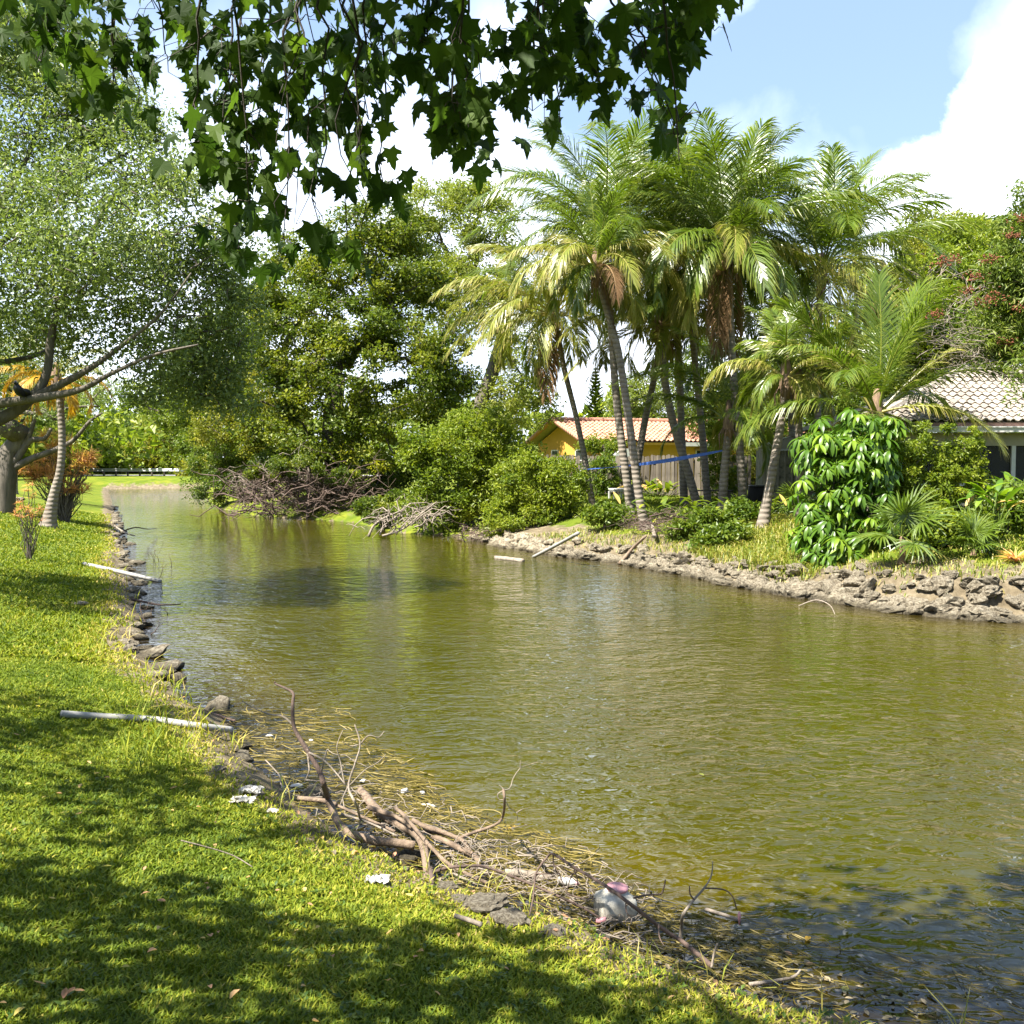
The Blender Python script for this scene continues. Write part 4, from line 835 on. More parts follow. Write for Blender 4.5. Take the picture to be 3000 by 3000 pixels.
mb = MB(); mb.add([[-120, 108.6, 1.035], [40, 106, 1.035], [40, 113, 1.035], [-120, 116, 1.035]], [[0, 1, 2, 3]])
tag(mb.build('road', plain('road_asphalt', (.26, .25, .235), .85, .15, 2)), kind='structure')

# ---------------------------------------------------------------- limestone ledges
G['rock'] = None
m, t, b = mat('limestone'); c = ramp(t, tnoise(t, 5, 9, .72), [(.30, (.03, .024, .015)), (.44, (.14, .11, .068)), (.56, (.29, .25, .175)), (.78, (.46, .41, .31))])
t.links.new(c, b.inputs['Base Color']); b.inputs['Roughness'].default_value = .92; bump(t, b, tnoise(t, 18, 8, .78), 1.0, .05); G['rock'] = m
gp_ = nd(t, 'ShaderNodeNewGeometry'); sx__ = nd(t, 'ShaderNodeSeparateXYZ'); t.links.new(gp_.outputs['Position'], sx__.inputs[0])
wet = ramp(t, sx__.outputs['Z'], [(.0, (1, 1, 1)), (.05, (.9, .9, .9)), (.10, (0, 0, 0))]); t.links.new(mixc(t, wet, c, mixc(t, 1.0, c, (.35, .33, .26), 'MULTIPLY')), b.inputs['Base Color'])
def rock_mesh(seed, flat=.55, strata=True, mt=None, name='stone'):
    import bmesh
    bm = bmesh.new(); bmesh.ops.create_icosphere(bm, subdivisions=3 if strata else 2, radius=1); off = Vector((seed * 3.1, seed * 1.7, seed))
    for v_ in bm.verts:
        d = v_.co.normalized(); n_ = mnoise.noise(d * 1.3 + off) * .5 + mnoise.noise(d * 3.1 + off) * .28 + mnoise.noise(d * 7 + off) * .13
        p = d * (1 + n_); p.x = math.copysign(abs(p.x) ** .8, p.x); p.y = math.copysign(abs(p.y) ** .8, p.y)
        if strata: k = round(p.z * 3) / 3; p.z = p.z * .35 + k * .65; s = 1 + .14 * math.sin(p.z * 17 + seed); p.x *= s; p.y *= s
        p.z *= flat; v_.co = p
    me = bpy.data.meshes.new(name); bm.to_mesh(me); bm.free(); me.materials.append(mt or G['rock'])
    if not strata: 
        for p in me.polygons: p.use_smooth = True
    return me
rocks = [rock_mesh(k + 1) for k in range(9)]; pebbles = [rock_mesh(k + 20, .6, False) for k in range(6)]
def along(path, step):
    o = []
    for a, b_ in zip(path[:-1], path[1:]):
        a = np.array(a); b_ = np.array(b_); L = np.linalg.norm(b_ - a); k = max(1, int(L / step)); nrm = np.array([b_[1] - a[1], -(b_[0] - a[0])]) / (L + 1e-9)
        for s in range(k): o.append((a + (b_ - a) * (s + R.random()) / k, nrm, math.atan2(b_[1] - a[1], b_[0] - a[0])))
    return o
lr = empty('limestone_bank', (*Rs[10], 0)); tag(lr, kind='structure')
path = [Rs[k] for k in range(7, len(Rs) - 1)]; cand = []
for (p, nm, ang) in along(path, .115):
    for lay in range(4):
        if lay == 3 and p[0] < 4.5: continue
        if R.random() < (.04, .22, .42, .6)[lay]: continue
        inset = .02 + lay * .22 + R.normal() * .10
        q = p - nm * inset if sdist(np.array([p[0] - nm[0] * .3]), np.array([p[1] - nm[1] * .3]))[0][0] > 0 else p + nm * inset
        z = hz(q[0], q[1]); cand.append((q, z, lay, ang))
R.shuffle(cand); cand.sort(key=lambda c_: c_[0][1] - .0); inview = [c_ for c_ in cand if abs(c_[0][0] / c_[0][1]) < .52]
extra = MB()
for k, (q, z, lay, ang) in enumerate(cand):
    s = R.uniform(.05, .19) * (1.15 - .16 * lay) * (1 if q[0] < 5 else 1.2)
    vis = abs(q[0] / q[1]) < .52; M = Matrix.Translation((q[0], q[1], max(z, 0) - s * .12 + .02 * lay)) @ Matrix.Rotation(ang + R.normal() * .4, 4, 'Z') @ Matrix.Rotation(R.normal() * .3, 4, 'X') @ Matrix.Rotation(R.normal() * .25, 4, 'Y') @ Matrix.Diagonal((s * R.uniform(.9, 1.6), s, s * R.uniform(.7, 1.5), 1))
    me = rocks[int(R.integers(9))]
    if vis and lr.get('_n', 0) < 300:
        lr['_n'] = lr.get('_n', 0) + 1; o = link('stone', me, lr); o.matrix_local = Matrix.Translation(-Vector(lr.location)) @ M
    else:
        b0 = np.array([v.co[:] for v in me.vertices]); MM = np.array(M); extra.add(b0 @ MM[:3, :3].T + MM[:3, 3], None, [p.vertices[:] for p in me.polygons])
if extra.V: tag(extra.build('stones', G['rock'], lr), kind='stuff')
if '_n' in lr: del lr['_n']
# separate rocks along the near left waterline
lpath = [p for p in Ls[8:-1] if p[1] < 60]
k = 0
for (p, nm, ang) in along(lpath, .42):
    Yp = p[1]; prob = .85 if 8 < Yp < 45 else .5
    if R.random() > prob: continue
    s = R.uniform(.045, .15) * (1 if Yp > 9 else .7); q = p + R.normal(size=2) * .12; me = (rocks + pebbles * 2)[int(R.integers(9 + 12))]
    o = link('shore_rock', me); o.location = (q[0], q[1], max(0, hz(q[0], q[1])) + s * .1); o.scale = (s * R.uniform(1, 1.9), s * R.uniform(.9, 1.2), s * R.uniform(.6, 1.0)); o.rotation_euler = (R.normal() * .15, R.normal() * .15, ang + R.normal() * .5)
    tag(o, ('craggy' if me in rocks else 'smooth rounded') + (' pale rock at the left waterline nearer than the grey pole' if Yp < 24 else ' pale rock at the left waterline beyond the grey pole'), 'rock', 'rocks along the left waterline'); k += 1
    if k > 110: break

# ---------------------------------------------------------------- plants of the right bank
def blade_leaf(mb, p, d, L, w, nseg=4, bendz=.5, a=.5, fold=.15, prof=None):
    """a broad leaf: curved strip with two halves folded along the midrib"""
    d = unit(np.array(d, float)); pts = [np.array(p, float)]; dd = d.copy()
    for k in range(nseg): pts.append(pts[-1] + dd * L / nseg); dd = unit(dd + np.array([0, 0, -bendz / nseg]))
    pts = np.array(pts); side = unit(np.cross(d, [0, 0, 1.]) + 1e-4); nr_ = np.cross(side, d); s = np.linspace(0, 1, nseg + 1); ww = (w * .5 * (np.sin(np.pi * np.clip(s * .93 + .05, 0, 1)) ** .75 if prof is None else np.interp(s, [0, .3, .7, 1], prof)))[:, None]
    V = np.concatenate([pts - side * ww + nr_ * ww * fold * 2, pts, pts + side * ww + nr_ * ww * fold * 2]); n_ = nseg + 1
    Q_ = [[k, k + n_, k + n_ + 1, k + 1] for k in range(nseg)] + [[k + n_, k + 2 * n_, k + 2 * n_ + 1, k + n_ + 1] for k in range(nseg)]
    mb.add(V, Q_, None, np.clip(a, 0, 1))
def umbrella_leaf(seed, L=.27):
    rg = np.random.default_rng(seed); mb = MB(); n_ = int(rg.integers(8, 11)); tone = rg.uniform(.2, .9)
    tube(mb, [[0, 0, 0], [.12, 0, .05], [.25, 0, .04]], .006, 4, .6)
    for k in range(n_):
        an = k / n_ * 6.283 + rg.normal() * .1; el = rg.uniform(-.7, -.05); d = np.array([math.cos(an) * math.cos(el), math.sin(an) * math.cos(el), math.sin(el)])
        p0 = np.array([.25, 0, .04]); p1 = p0 + d * .05
        blade_leaf(mb, p1, d, L * rg.uniform(.75, 1.1), L * .25, 5, 1.5, tone + rg.normal() * .08, .12)
    return mb.mesh('leaf', G['glossy'], smooth=True)
uml = [umbrella_leaf(k, .33) for k in range(7)]
bp = P(2452, 1745, 21.2); bp[2] = hz(bp[0], bp[1])
um = empty('umbrella_tree', bp); tag(um, 'tall glossy umbrella plant with fans of drooping leaflets hanging over the water', 'plant')
tb = MB()
for k in range(4):
    x = R.normal() * .12; tube(tb, wander(bp + [x, 0, -.3], P(2440 + 60 * R.normal(), 1350, 22.5), 7, .1), np.linspace(.045, .02, 7), 6)
tube(tb, wander(bp + [.05, -.3, -.15], bp + [.1, .1, .9], 6, .06), .03, 6); tb.build('trunk', G['bark'], um)
lobes = [(2500, 1250, 90, 55, 22), (2420, 1310, 70, 60, 22), (2550, 1330, 50, 80, 22), (2440, 1430, 90, 100, 21.7), (2530, 1470, 75, 100, 21.5), (2400, 1540, 60, 80, 21.5), (2460, 1590, 85, 80, 21.2), (2440, 1670, 55, 45, 20.9), (2490, 1370, 100, 90, 21.7), (2415, 1610, 50, 60, 21.1)]
for k in range(300):
    px, py, rx, ry, Y = lobes[k % len(lobes)]; c0 = P(px, py, Y); d = rnd_dirs(1)[0]; d[1] = -abs(d[1]) if R.random() < .75 else d[1]
    q = c0 + d * np.array([rx, (rx + ry) * .45, ry]) * Y / 3000 * R.uniform(.75, 1.05)
    o = link('leaf', uml[int(R.integers(7))], um); az = math.atan2(d[1], d[0]) + R.normal() * .4; s = R.uniform(.75, 1.15)
    o.location = tuple(q - np.array(um.location)); o.rotation_euler = (R.normal() * .2, R.uniform(-.1, .7), az); o.scale = (s, s, s)
fl = MB(); cc_ = np.concatenate([P(a, b_, Y + .5) + rnd_dirs(150) * np.array([rx, rx, ry]) * .62 * Y / 3000 * R.random((150, 1)) ** .4 for a, b_, rx, ry, Y in lobes]); leaves(fl, cc_, .26, .34, R.random(len(cc_)) * .45, .3, .7); tag(fl.build('foliage', G['glossy'], um, smooth=False), kind='stuff')
# shrub with upright sprays in front of the porch
tree('shrub', 'green shrub with four upright leafy sprays in front of the dark porch', 'shrub', 22.3,
     [(2690, 1590, 14), (2700, 1530, 12), (2710, 1480, 10)],
     [(2700, 1440, 100, 80, 0), (2800, 1410, 80, 70, 0), (2610, 1330, 50, 65, 0), (2600, 1420, 60, 70, 0), (2688, 1300, 44, 70, 0), (2660, 1370, 60, 65, 0), (2780, 1330, 45, 55, 0), (2840, 1310, 38, 55, 0), (2865, 1360, 36, 45, 0), (2600, 1270, 22, 30, 0), (2775, 1275, 22, 30, 0), (2740, 1480, 140, 50, 0), (2640, 1500, 70, 40, 0), (2705, 1260, 14, 26, 0), (2862, 1285, 14, 24, 0)],
     330, 26000, .085, .42, .17, G['bright'], G['bark'], tip=.006, shell=.3, vb=.02, up=.5)
def fan_mesh(seed, r=.62, mname='frond', nl=26, spread=150, tone=0.):
    rg = np.random.default_rng(seed); mb = MB()
    st_ = np.array([[0, 0, 0], [.22, 0, .05], [.42, 0, .06]]); tube(mb, st_, [.012, .009, .006], 4, .6); c0 = st_[-1]
    for k in range(nl):
        an = rad(-spread + 2 * spread * k / (nl - 1)); L = r * (1 - .25 * abs(an) / 2.6) * rg.uniform(.85, 1.08)
        d = np.array([math.cos(an), math.sin(an), .18 * math.cos(an * .7) + rg.normal() * .04]); blade_leaf(mb, c0, d, L, .042, 4, rg.uniform(.5, 1.3), .35 + tone + rg.normal() * .12, .3, [.5, 1, .8, .05])
    return mb.mesh('frond', G[mname], smooth=False)
fm_ = [fan_mesh(k) for k in range(4)]; fy_ = fan_mesh(9, .5, 'frondy', 22, 120, .25)
def fan_palm(label, px, py, hpx, n_, sc_=1.0, seed=0, yel=True):
    rg = np.random.default_rng(seed); p = onground(px, py, .8); r = empty('fan_palm', p); tag(r, label, 'fan palm')
    H = hpx * p[1] / 3000; tb = MB(); tube(tb, spline([p - [0, 0, .1], p + [.02, 0, H * .5], p + [0, 0, H]], 8), [.11, .10, .07, .06, .06, .06, .05, .04], 8, wob=.06); tb.build('trunk', G['fibre'], r)
    for k in range(n_):
        az = k * 2.39996 + rg.normal() * .2; el = rg.uniform(10, 75) if k > n_ * .4 else rg.uniform(-25, 20)
        o = link('frond', fm_[k % 4], r); o.location = (0, 0, H); o.rotation_euler = (rg.normal() * .2, -rad(el), az); o.scale = [sc_ * rg.uniform(.85, 1.1)] * 3
    if yel: o = link('frond', fy_, r); o.location = (0, 0, H * .9); o.rotation_euler = (0, rad(25), rad(-35)); tag(o, 'yellowing frond hanging to the right')
fan_palm('fan palm on a short stump at the ledge with one low yellow frond', 2640, 1655, 85, 11, 1.05, 1)
fan_palm('low trunkless fan palm with grey-green blades right of the stumped one', 2850, 1625, 18, 9, .85, 2, False)
fan_palm('fan palm half hidden behind the umbrella plant beside the leaning palm trunk', 2330, 1520, 30, 9, .9, 3, False)
# broad-leaved canna clump
def canna(label, px, py, n_, Lr, seed, hpx, mname='glossy', spread=.35):
    rg = np.random.default_rng(seed); p = onground(px, py, .9); r = empty('canna_clump', p); tag(r, label, 'plant'); st = MB()
    H = hpx * p[1] / 3000
    for k in range(n_):
        b0 = p + [rg.normal() * spread * .5, rg.normal() * .15, 0]; top = b0 + [rg.normal() * spread * .6, rg.normal() * .2, H * rg.uniform(.45, 1.0)]
        tube(st, [b0, (b0 + top) / 2, top], [.014, .012, .008], 4)
        mb = MB(); an = rg.uniform(0, 6.28); d = np.array([math.cos(an), math.sin(an) * .7, rg.uniform(.2, 1.1)]); L = rg.uniform(*Lr)
        blade_leaf(mb, top - np.array(r.location), d, L, L * .30, 6, rg.uniform(.3, 1.1), rg.uniform(.3, 1), .12); mm = G[mname] if rg.random() < .86 else G['orange']
        link('leaf', mb.mesh('leaf', mm), r)
    st.build('stems', G['mid'], r)
canna('broad paddle-leaved plant with orange-tinged leaves below the porch', 2880, 1590, 34, (.35, .62), 4, 150)
canna('second clump of tall paddle leaves cut by the right edge', 2985, 1560, 26, (.4, .65), 5, 150)
canna('small glossy garden plant with pale arching leaves in front of the fence', 1920, 1458, 46, (.5, .8), 6, 30, 'mid', .8)
canna('broad-leaved seedlings on the bank below the leaning palm', 2160, 1530, 60, (.30, .5), 7, 60, 'mid', 2.2)
def tuft(label, name, px, py, n_, L, mname, seed, w=.03, cat='plant', z0=.8, flat=.4):
    rg = np.random.default_rng(seed); p = onground(px, py, z0); mb = MB()
    for k in range(n_):
        an = rg.uniform(0, 6.28); d = np.array([math.cos(an), math.sin(an), rg.uniform(flat, 1.6)]); blade_leaf(mb, p + [0, 0, .02], d, L * rg.uniform(.6, 1.1), w, 4, rg.uniform(.5, 1.4), rg.random(), .3, [.8, 1, .6, .05])
    o = mb.mesh(name, G[mname], smooth=False, origin=p); o = link(name, o); o.location = tuple(p); tag(o, label, cat); return o
tuft('spiky bromeliad with dark red blades at the right edge of the ledge', 'bromeliad', 2975, 1650, 40, .45, 'orange', 3, .045)
# spiky cordyline shrubs on the left lawn
def spiky(label, px, py, Y, lobes, nros, L, mname, seed, stems=7, w=.026, nb=17):
    rg = np.random.default_rng(seed); p = P(px, py, Y); p[2] = hz(p[0], p[1]); r = empty('dracaena_shrub', p); tag(r, label, 'shrub'); st = MB(); lf = MB(); n_ = 0
    cs = []
    for k in range(nros):
        a, b_, rx, ry = lobes[k % len(lobes)]; d = rnd_dirs(1)[0] * rg.uniform(.5, 1); cs.append(P(a, b_, Y) + d * np.array([rx, (rx + ry) / 2, ry]) * Y / 3000)
    for c0 in cs:
        base = p + [rg.normal() * L * .12, rg.normal() * L * .12, 0]; tube(st, wander(base, c0, 6, .15), np.linspace(L * .05, .006, 6), 4, cap=False)
        tone = np.clip(1.2 - (c0[2] - p[2]) * .32 + rg.normal() * .15, 0, 1) if mname == 'orange' else rg.random()
        for j in range(nb):
            d = rnd_dirs(1)[0]; d[2] = abs(d[2]) * .9 - .15; blade_leaf(lf, c0, d, L * rg.uniform(.6, 1.1), w, 3, rg.uniform(.2, .9), np.clip(1 - tone + rg.normal() * .15, 0, 1), .3, [.7, 1, .7, .05])
    st.build('stems', G['bark'], r); tag(lf.build('foliage', G[mname], r, smooth=False), kind='stuff'); return r
spiky('orange and pink spiky-leaved shrub behind the leaning palm on the left lawn', 190, 1462, 37,
      [(180, 1330, 60, 45), (130, 1360, 50, 45), (240, 1370, 45, 40), (180, 1400, 80, 40), (160, 1290, 60, 30), (215, 1430, 45, 25), (90, 1390, 35, 30), (250, 1340, 30, 20)], 120, .46, 'orange', 8, w=.032, nb=17)
spiky('small sparse shrub with brownish spiky leaves standing alone on the left lawn', 86, 1578, 22.5, [(85, 1490, 40, 28), (110, 1510, 25, 20), (65, 1500, 20, 25), (88, 1440, 14, 25)], 26, .17, 'orange', 9, w=.014, nb=12)
# low vegetation masses: understorey along the far bank, hedge behind the palms
def bush(name, label, cat, px, py, Y, rx, ry, mname, nl, L=.12, nc=40, cr=.35, vb=0., ybase=None, group=None, wid=.5):
    tree(name, label, cat, Y, [(px, ybase or py + ry, 10), (px + 3, py + ry * .3, 8), (px + 5, py, 6)], [(px, py, rx, ry, 0), (px - rx * .5, py + ry * .2, rx * .6, ry * .7, 0), (px + rx * .5, py + ry * .2, rx * .6, ry * .7, 0)], nc, nl, L, wid, cr, G[mname], G['barkd'], group, tip=.008, shell=.4, vb=vb)
for a_ in [('shrub', 'climbing leafy shrub on the fence behind the crossing palm trunks', 'shrub', 1765, 1390, 44.5, 40, 70, 'mid', 3800), ('shrub', 'pale leafy shrub with feathery leaves at the right end of the fence', 'shrub', 2110, 1340, 42, 60, 110, 'bright', 7000),
           ('shrub', 'small weedy bush on the rim of the bank left of the palm bases', 'shrub', 1770, 1505, 30, 60, 20, 'mid', 3500), ('shrub', 'dark green bush at the foot of the leaning palms', 'shrub', 2050, 1545, 27, 70, 55, 'mid', 7000),
           ('shrub', 'bushy weeds covering the bank right of the palm bases', 'shrub', 2120, 1590, 25, 60, 45, 'mid', 5000), ('shrub', 'broad weedy shrub beside the foot of the palm leaning right', 'shrub', 2190, 1520, 27, 50, 50, 'mid', 5000),
           ('shrub', 'dark low foliage on the bank between the brown tangle and the tall bright shrub', 'shrub', 1150, 1490, 39, 110, 50, 'dark', 9000), ('shrub', 'green hanging foliage draped over the brown tangle', 'shrub', 900, 1380, 46, 170, 38, 'dark', 12000),
           ('shrub', 'olive shrub between the shed and the young palm', 'shrub', 2210, 1370, 45, 45, 60, 'yellowish', 3500), ('shrub', 'yellow-green low plants below the paddle-leaved clump', 'shrub', 2790, 1550, 20.5, 90, 50, 'bright', 6000),
           ('shrub', 'shaded foliage under the upright-spray shrub', 'shrub', 2700, 1540, 22, 110, 50, 'dark', 7000), ('shrub', 'leafy plants filling the right edge below the porch', 'shrub', 2950, 1480, 22, 70, 60, 'mid', 6000),
           ('shrub', 'young feathery plant growing over the fence beneath the red eave', 'shrub', 1765, 1300, 46, 60, 24, 'bright', 2200), ('shrub', 'green hedge plants in the shade behind the shed', 'shrub', 2390, 1400, 42, 110, 80, 'dark', 8000),
           ('shrub', 'leafy bush between the umbrella plant and the tile roof', 'shrub', 2550, 1330, 29, 60, 110, 'mid', 7000), ('shrub', 'straggly shrub hiding the left end of the wooden fence', 'shrub', 1600, 1400, 45, 90, 60, 'mid', 8000)]:
    bush(*a_)
#   wooded skyline all round, far beyond the gardens
for k in range(46):
    an = rad(-42 + 84 * (k + .5) / 46); r0 = R.uniform(95, 135)
    if -22 < math.degrees(an) < -8 and r0 < 125: r0 = 140
    x, y = r0 * math.sin(an), r0 * math.cos(an); H = R.uniform(4, 7.5) if an > rad(1) else R.uniform(7, 11)
    pxk = 1500 + x / y * 3000; pyk = 1350 - (H * .55 - 1.6) / y * 3000; rp = H * .5 / y * 3000
    tree('distant_tree', f"distant {('dull green', 'dark green', 'bright green', 'pale airy')[k % 4]} tree of the skyline {'behind the far road' if x < -20 else ('behind the yellow house' if x < 25 else 'behind the porch house')}", 'tree', y, [(pxk, 1350 + 1.6 / y * 3000, 8), (pxk, pyk, 6)], [(pxk, pyk, rp * 1.35, rp, 0), (pxk + rp * .7, pyk + rp * .4, rp, rp * .7, 0), (pxk - rp * .7, pyk + rp * .4, rp, rp * .7, 0)],
         34, 1700, .78, .6, 1.9, G[['mid', 'dark', 'bright', 'airy'][k % 4]], G['barkd'], 'distant trees of the skyline', tip=.05, shell=.5, limbs=(k % 3 == 0))

# dead brush tangle under the dark tree, and the pale dead branches in the water
def brush(name, label, cat, mt, cx, cy, Y, rx, ry, n_, r0, L, seed, arch=.0, z0=None, depth=1.0):
    c0 = P(cx, cy, Y); root = empty(name, (c0[0], c0[1], 0.0)); tag(root, label, cat); rg = np.random.default_rng(seed); mb = MB(); s = Y / 3000
    for k in range(n_):
        a = c0 + np.array([rg.uniform(-rx, rx) * s, rg.uniform(-1, 1) * depth, rg.uniform(-ry, ry) * s]); an = rg.uniform(0, 6.28); l = L * rg.uniform(.4, 1.2)
        b_ = a + np.array([math.cos(an) * l, math.sin(an) * l * .5, rg.uniform(-.5, .55) * l]); b_[2] = max(b_[2], -.05)
        w = wander(a, b_, 6, .3) + np.array([0, 0, 1])[None] * (np.sin(np.linspace(0, math.pi, 6)) * arch * l)[:, None]
        rr = r0 * rg.uniform(.4, 1.2); tube(mb, w, np.linspace(rr, rr * .35, 6), 4, rg.random(), cap=False)
        for j in range(2):
            q = w[rg.integers(1, 5)]; e_ = q + rg.normal(size=3) * l * .25; tube(mb, wander(q, e_, 4, .2), np.linspace(rr * .5, rr * .2, 4), 3, rg.random(), cap=False)
    tag(mb.build('branches', mt, root), kind='stuff'); return root
brush('dead_brush', 'wide tangle of brown dead branches overhanging the water under the dark tree', 'brush', G['twigd'], 880, 1455, 47, 185, 52, 420, .035, 2.0, 21, .05, depth=2.5)
brush('dead_brush', 'grey weathered branches among the brown tangle left of the dark tree', 'brush', G['twig'], 830, 1430, 46.5, 120, 45, 30, .035, 2.6, 22, .1)
brush('dead_brush', 'pile of pale bare curved branches standing in the water beside the tall shrub', 'brush', G['twig'], 1190, 1540, 34.5, 80, 28, 36, .026, 1.5, 23, .18, depth=.6)
brush('dead_brush', 'dark root and twig litter hanging from the bank under the round shrub', 'brush', G['twigd'], 1500, 1570, 33.5, 150, 22, 130, .018, .9, 24)
brush('dead_brush', 'roots and dry stalks around the palm bases at the rim of the bank', 'brush', G['twigd'], 1920, 1530, 27.5, 80, 22, 90, .014, .7, 25)
for (pts, w, lab) in [([(1080, 1572), (1095, 1540), (1130, 1515), (1170, 1500)], 9, 'bent pale branch at the left end of the dead pile in the water'), ([(1120, 1570), (1180, 1550), (1240, 1500), (1280, 1470)], 8, 'long straight pale branch leaning out of the dead pile'),
                      ([(1160, 1565), (1200, 1520), (1260, 1490)], 6, 'thin pale branch crossing the dead pile in the water')]:
    mb = MB(); pp = spline([P(a, b_, 34.2) for a, b_ in pts], 12); tube(mb, pp, np.linspace(w * 34 / 6000, w * 34 / 14000, 12), 6); tag(mb.build('dead_branch', G['twig']), lab, 'branch')
# things along the right waterline
def stick(name, label, cat, pts, mt, r0, r1=None, sides=7, n_=None, wob=.05, parent=None, world=True):
    """pts: (px, py, z) or (px, py, None, Y)"""
    w = [PZ(p[0], p[1], p[2]) if len(p) == 3 else P(p[0], p[1], p[3]) for p in pts]; n_ = n_ or max(5, len(w) * 4); s = spline(w, n_); mb = MB(); tube(mb, s, np.linspace(r0, r0 if r1 is None else r1, n_), sides, R.random(), wob=wob)
    o = mb.build(name, mt, parent) if parent is not None else mb.build(name, mt)
    if parent is None: tag(o, label, cat)
    return o
G['pipe'] = plain('grey_pvc', (.27, .26, .235), .5, .12, 5)
stick('drain_pipe', 'straight pale pole leaning from the right bank into the water', 'pole', [(1562, 1632, 0.0), (1628, 1598, .42), (1694, 1562, .85)], G['pipe'], .045, wob=0)
stick('board', 'flat weathered board floating off the right bank', 'board', [(1452, 1634, .02), (1490, 1638, .03), (1532, 1644, .02)], G['twig'], .06, wob=.1)
stick('dead_branch', 'brown stick leaning down the right bank to the water', 'branch', [(1815, 1652, 0.02), (1850, 1610, .35), (1893, 1570, .75)], G['log'], .05, .03)
stick('stump', 'short snag of weathered root on the rim below the palms', 'stump', [(1918, 1572, .62), (1912, 1545, .78), (1905, 1523, .95)], G['twig'], .06, .03)
stick('dead_branch', 'thin bowed branch dipping into the water below the umbrella plant', 'branch', [(2340, 1775, 0.0), (2390, 1758, .10), (2430, 1772, .08), (2446, 1800, 0.0)], G['twig'], .012, .006)
# long grass on the mound of the right bank
mb = MB(); rg = R; n_ = 26000; px = rg.uniform(1640, 2420, n_); k = 0
pp = np.stack([rg.uniform(-1, 11, n_ * 3), rg.uniform(17, 31, n_ * 3)], 1); z, d, rt = height(pp[:, 0], pp[:, 1], True); q = 1500 + pp[:, 0] / pp[:, 1] * 3000
ok = rt & (d > .30) & (d < 4.6) & (rg.random(n_ * 3) < .25 + smooth((d - .3) / .7)) & (rg.random(n_ * 3) < np.where((q > 2040) & (q < 2390), 1.0, .30)); pp = pp[ok]; z = z[ok]; q = q[ok]; n_ = len(pp)
base = np.stack([pp[:, 0], pp[:, 1], z - .01], 1); L = rg.uniform(.10, .28, n_)[:, None] * np.where((q > 2040) & (q < 2390), 1.15, .6)[:, None]; an = rg.uniform(0, 6.28, n_); o = np.stack([np.cos(an), np.sin(an), 0 * an], 1)
s = np.stack([-np.sin(an), np.cos(an), 0 * an], 1) * .011; mid = base + o * L * .35 + [0, 0, 1] * L * .7; tip = base + o * L * .95 + [0, 0, 1] * L * .85
mb.add(np.stack([base - s, base + s, mid + s * .7, mid - s * .7, tip], 1).reshape(-1, 3), np.arange(n_)[:, None] * 5 + np.array([[0, 1, 2, 3]]), np.arange(n_)[:, None] * 5 + np.array([[3, 2, 4]]), np.repeat(rg.random(n_), 5))
tag(mb.build('bank_grass', G['tallgrass'], smooth=False), 'long yellow-green grass on the mound of the right bank', 'grass', kind='stuff')
# ---------------------------------------------------------------- near lawn grass
def grass_patch(n_, r0, r1, a0, a1, keep, L0, L1, w0, wk, mname, name, label, seed, lie=.9):
    rg = np.random.default_rng(seed); r = np.exp(rg.uniform(math.log(r0), math.log(r1), n_)); th = np.radians(rg.uniform(a0, a1, n_)); x = r * np.sin(th); y = r * np.cos(th)
    z, d, rt = height(x, y, True); k = keep(x, y, d, rt, rg); x, y, z, r, d = x[k], y[k], z[k], r[k], d[k]; n_ = len(x); print(name, n_)
    base = np.stack([x, y, z - .006], 1); L = (rg.uniform(L0, L1, n_) * (1 + .012 * r) * (1 + .25 * wav(x, y, 2.3, 4)))[:, None]; an = rg.uniform(0, 6.283, n_)
    o = np.stack([np.cos(an), np.sin(an), 0 * an], 1); w = (w0 + wk * r)[:, None]; s = np.stack([-np.sin(an), np.cos(an), 0 * an], 1) * w * .5
    le = rg.uniform(.2, lie, n_)[:, None]; up = np.array([0, 0, 1.]); mid = base + o * L * le * .4 + up * L * .52; tip = base + o * L * (le * 1.05 + .1) + up * L * (1 - .5 * le)
    tone = np.clip(.38 + .22 * wav(x, y, 1.1, 7) + .16 * wav(x, y, 4.1, 12) + .17 * rg.normal(size=n_) + .34 * (1 - smooth((d - .15) / 1.0)), 0, 1)
    mb = MB(); mid = base + (mid - base) * .8; mb.add(np.stack([base, mid + s, tip, mid - s], 1).reshape(-1, 3), np.arange(n_)[:, None] * 4 + np.array([[0, 1, 2, 3]]), None, np.repeat(tone, 4))
    return tag(mb.build(name, G[mname], smooth=False), label, 'grass', kind='stuff')
lawn = lambda x, y, d, rt, rg: (~rt) & (d > .04) & (rg.random(len(x)) < smooth((d - .08 + .18 * wav(x, y, 2.6, 3)) / .6) * .97)
grass_patch(420000, 2.3, 14, -34, 30, lawn, .022, .052, .0047, .0010, 'grass', 'lawn_grass', 'short sunlit lawn grass on the near bank', 1)
grass_patch(90000, 13, 50, -34, -10, lawn, .05, .085, .010, .0012, 'grass', 'lawn_grass', 'mown grass on the far part of the left lawn', 2)
grass_patch(60000, 20, 48, 0, 29, lambda x, y, d, rt, rg: rt & (d > 3.2), .06, .10, .014, .0011, 'grass', 'lawn_grass', 'mown grass of the back gardens on the far side', 3)
grass_patch(2600, 4.3, 9.5, -16, 26, lambda x, y, d, rt, rg: (~rt) & (d > -.02) & (d < .45) & (wav(x, y, 3.0, 5) > .12), .12, .26, .006, .0004, 'tallgrass', 'waterside_grass', 'longer grass tufts along the near water edge', 4)
grass_patch(4200, 8, 26, -31, -12, lambda x, y, d, rt, rg: (~rt) & (d > .0) & (d < 1.1) & (wav(x, y, 1.6, 9) > .05), .14, .32, .007, .0006, 'grass', 'waterside_grass', 'rough uncut grass fringe along the left bank', 5)

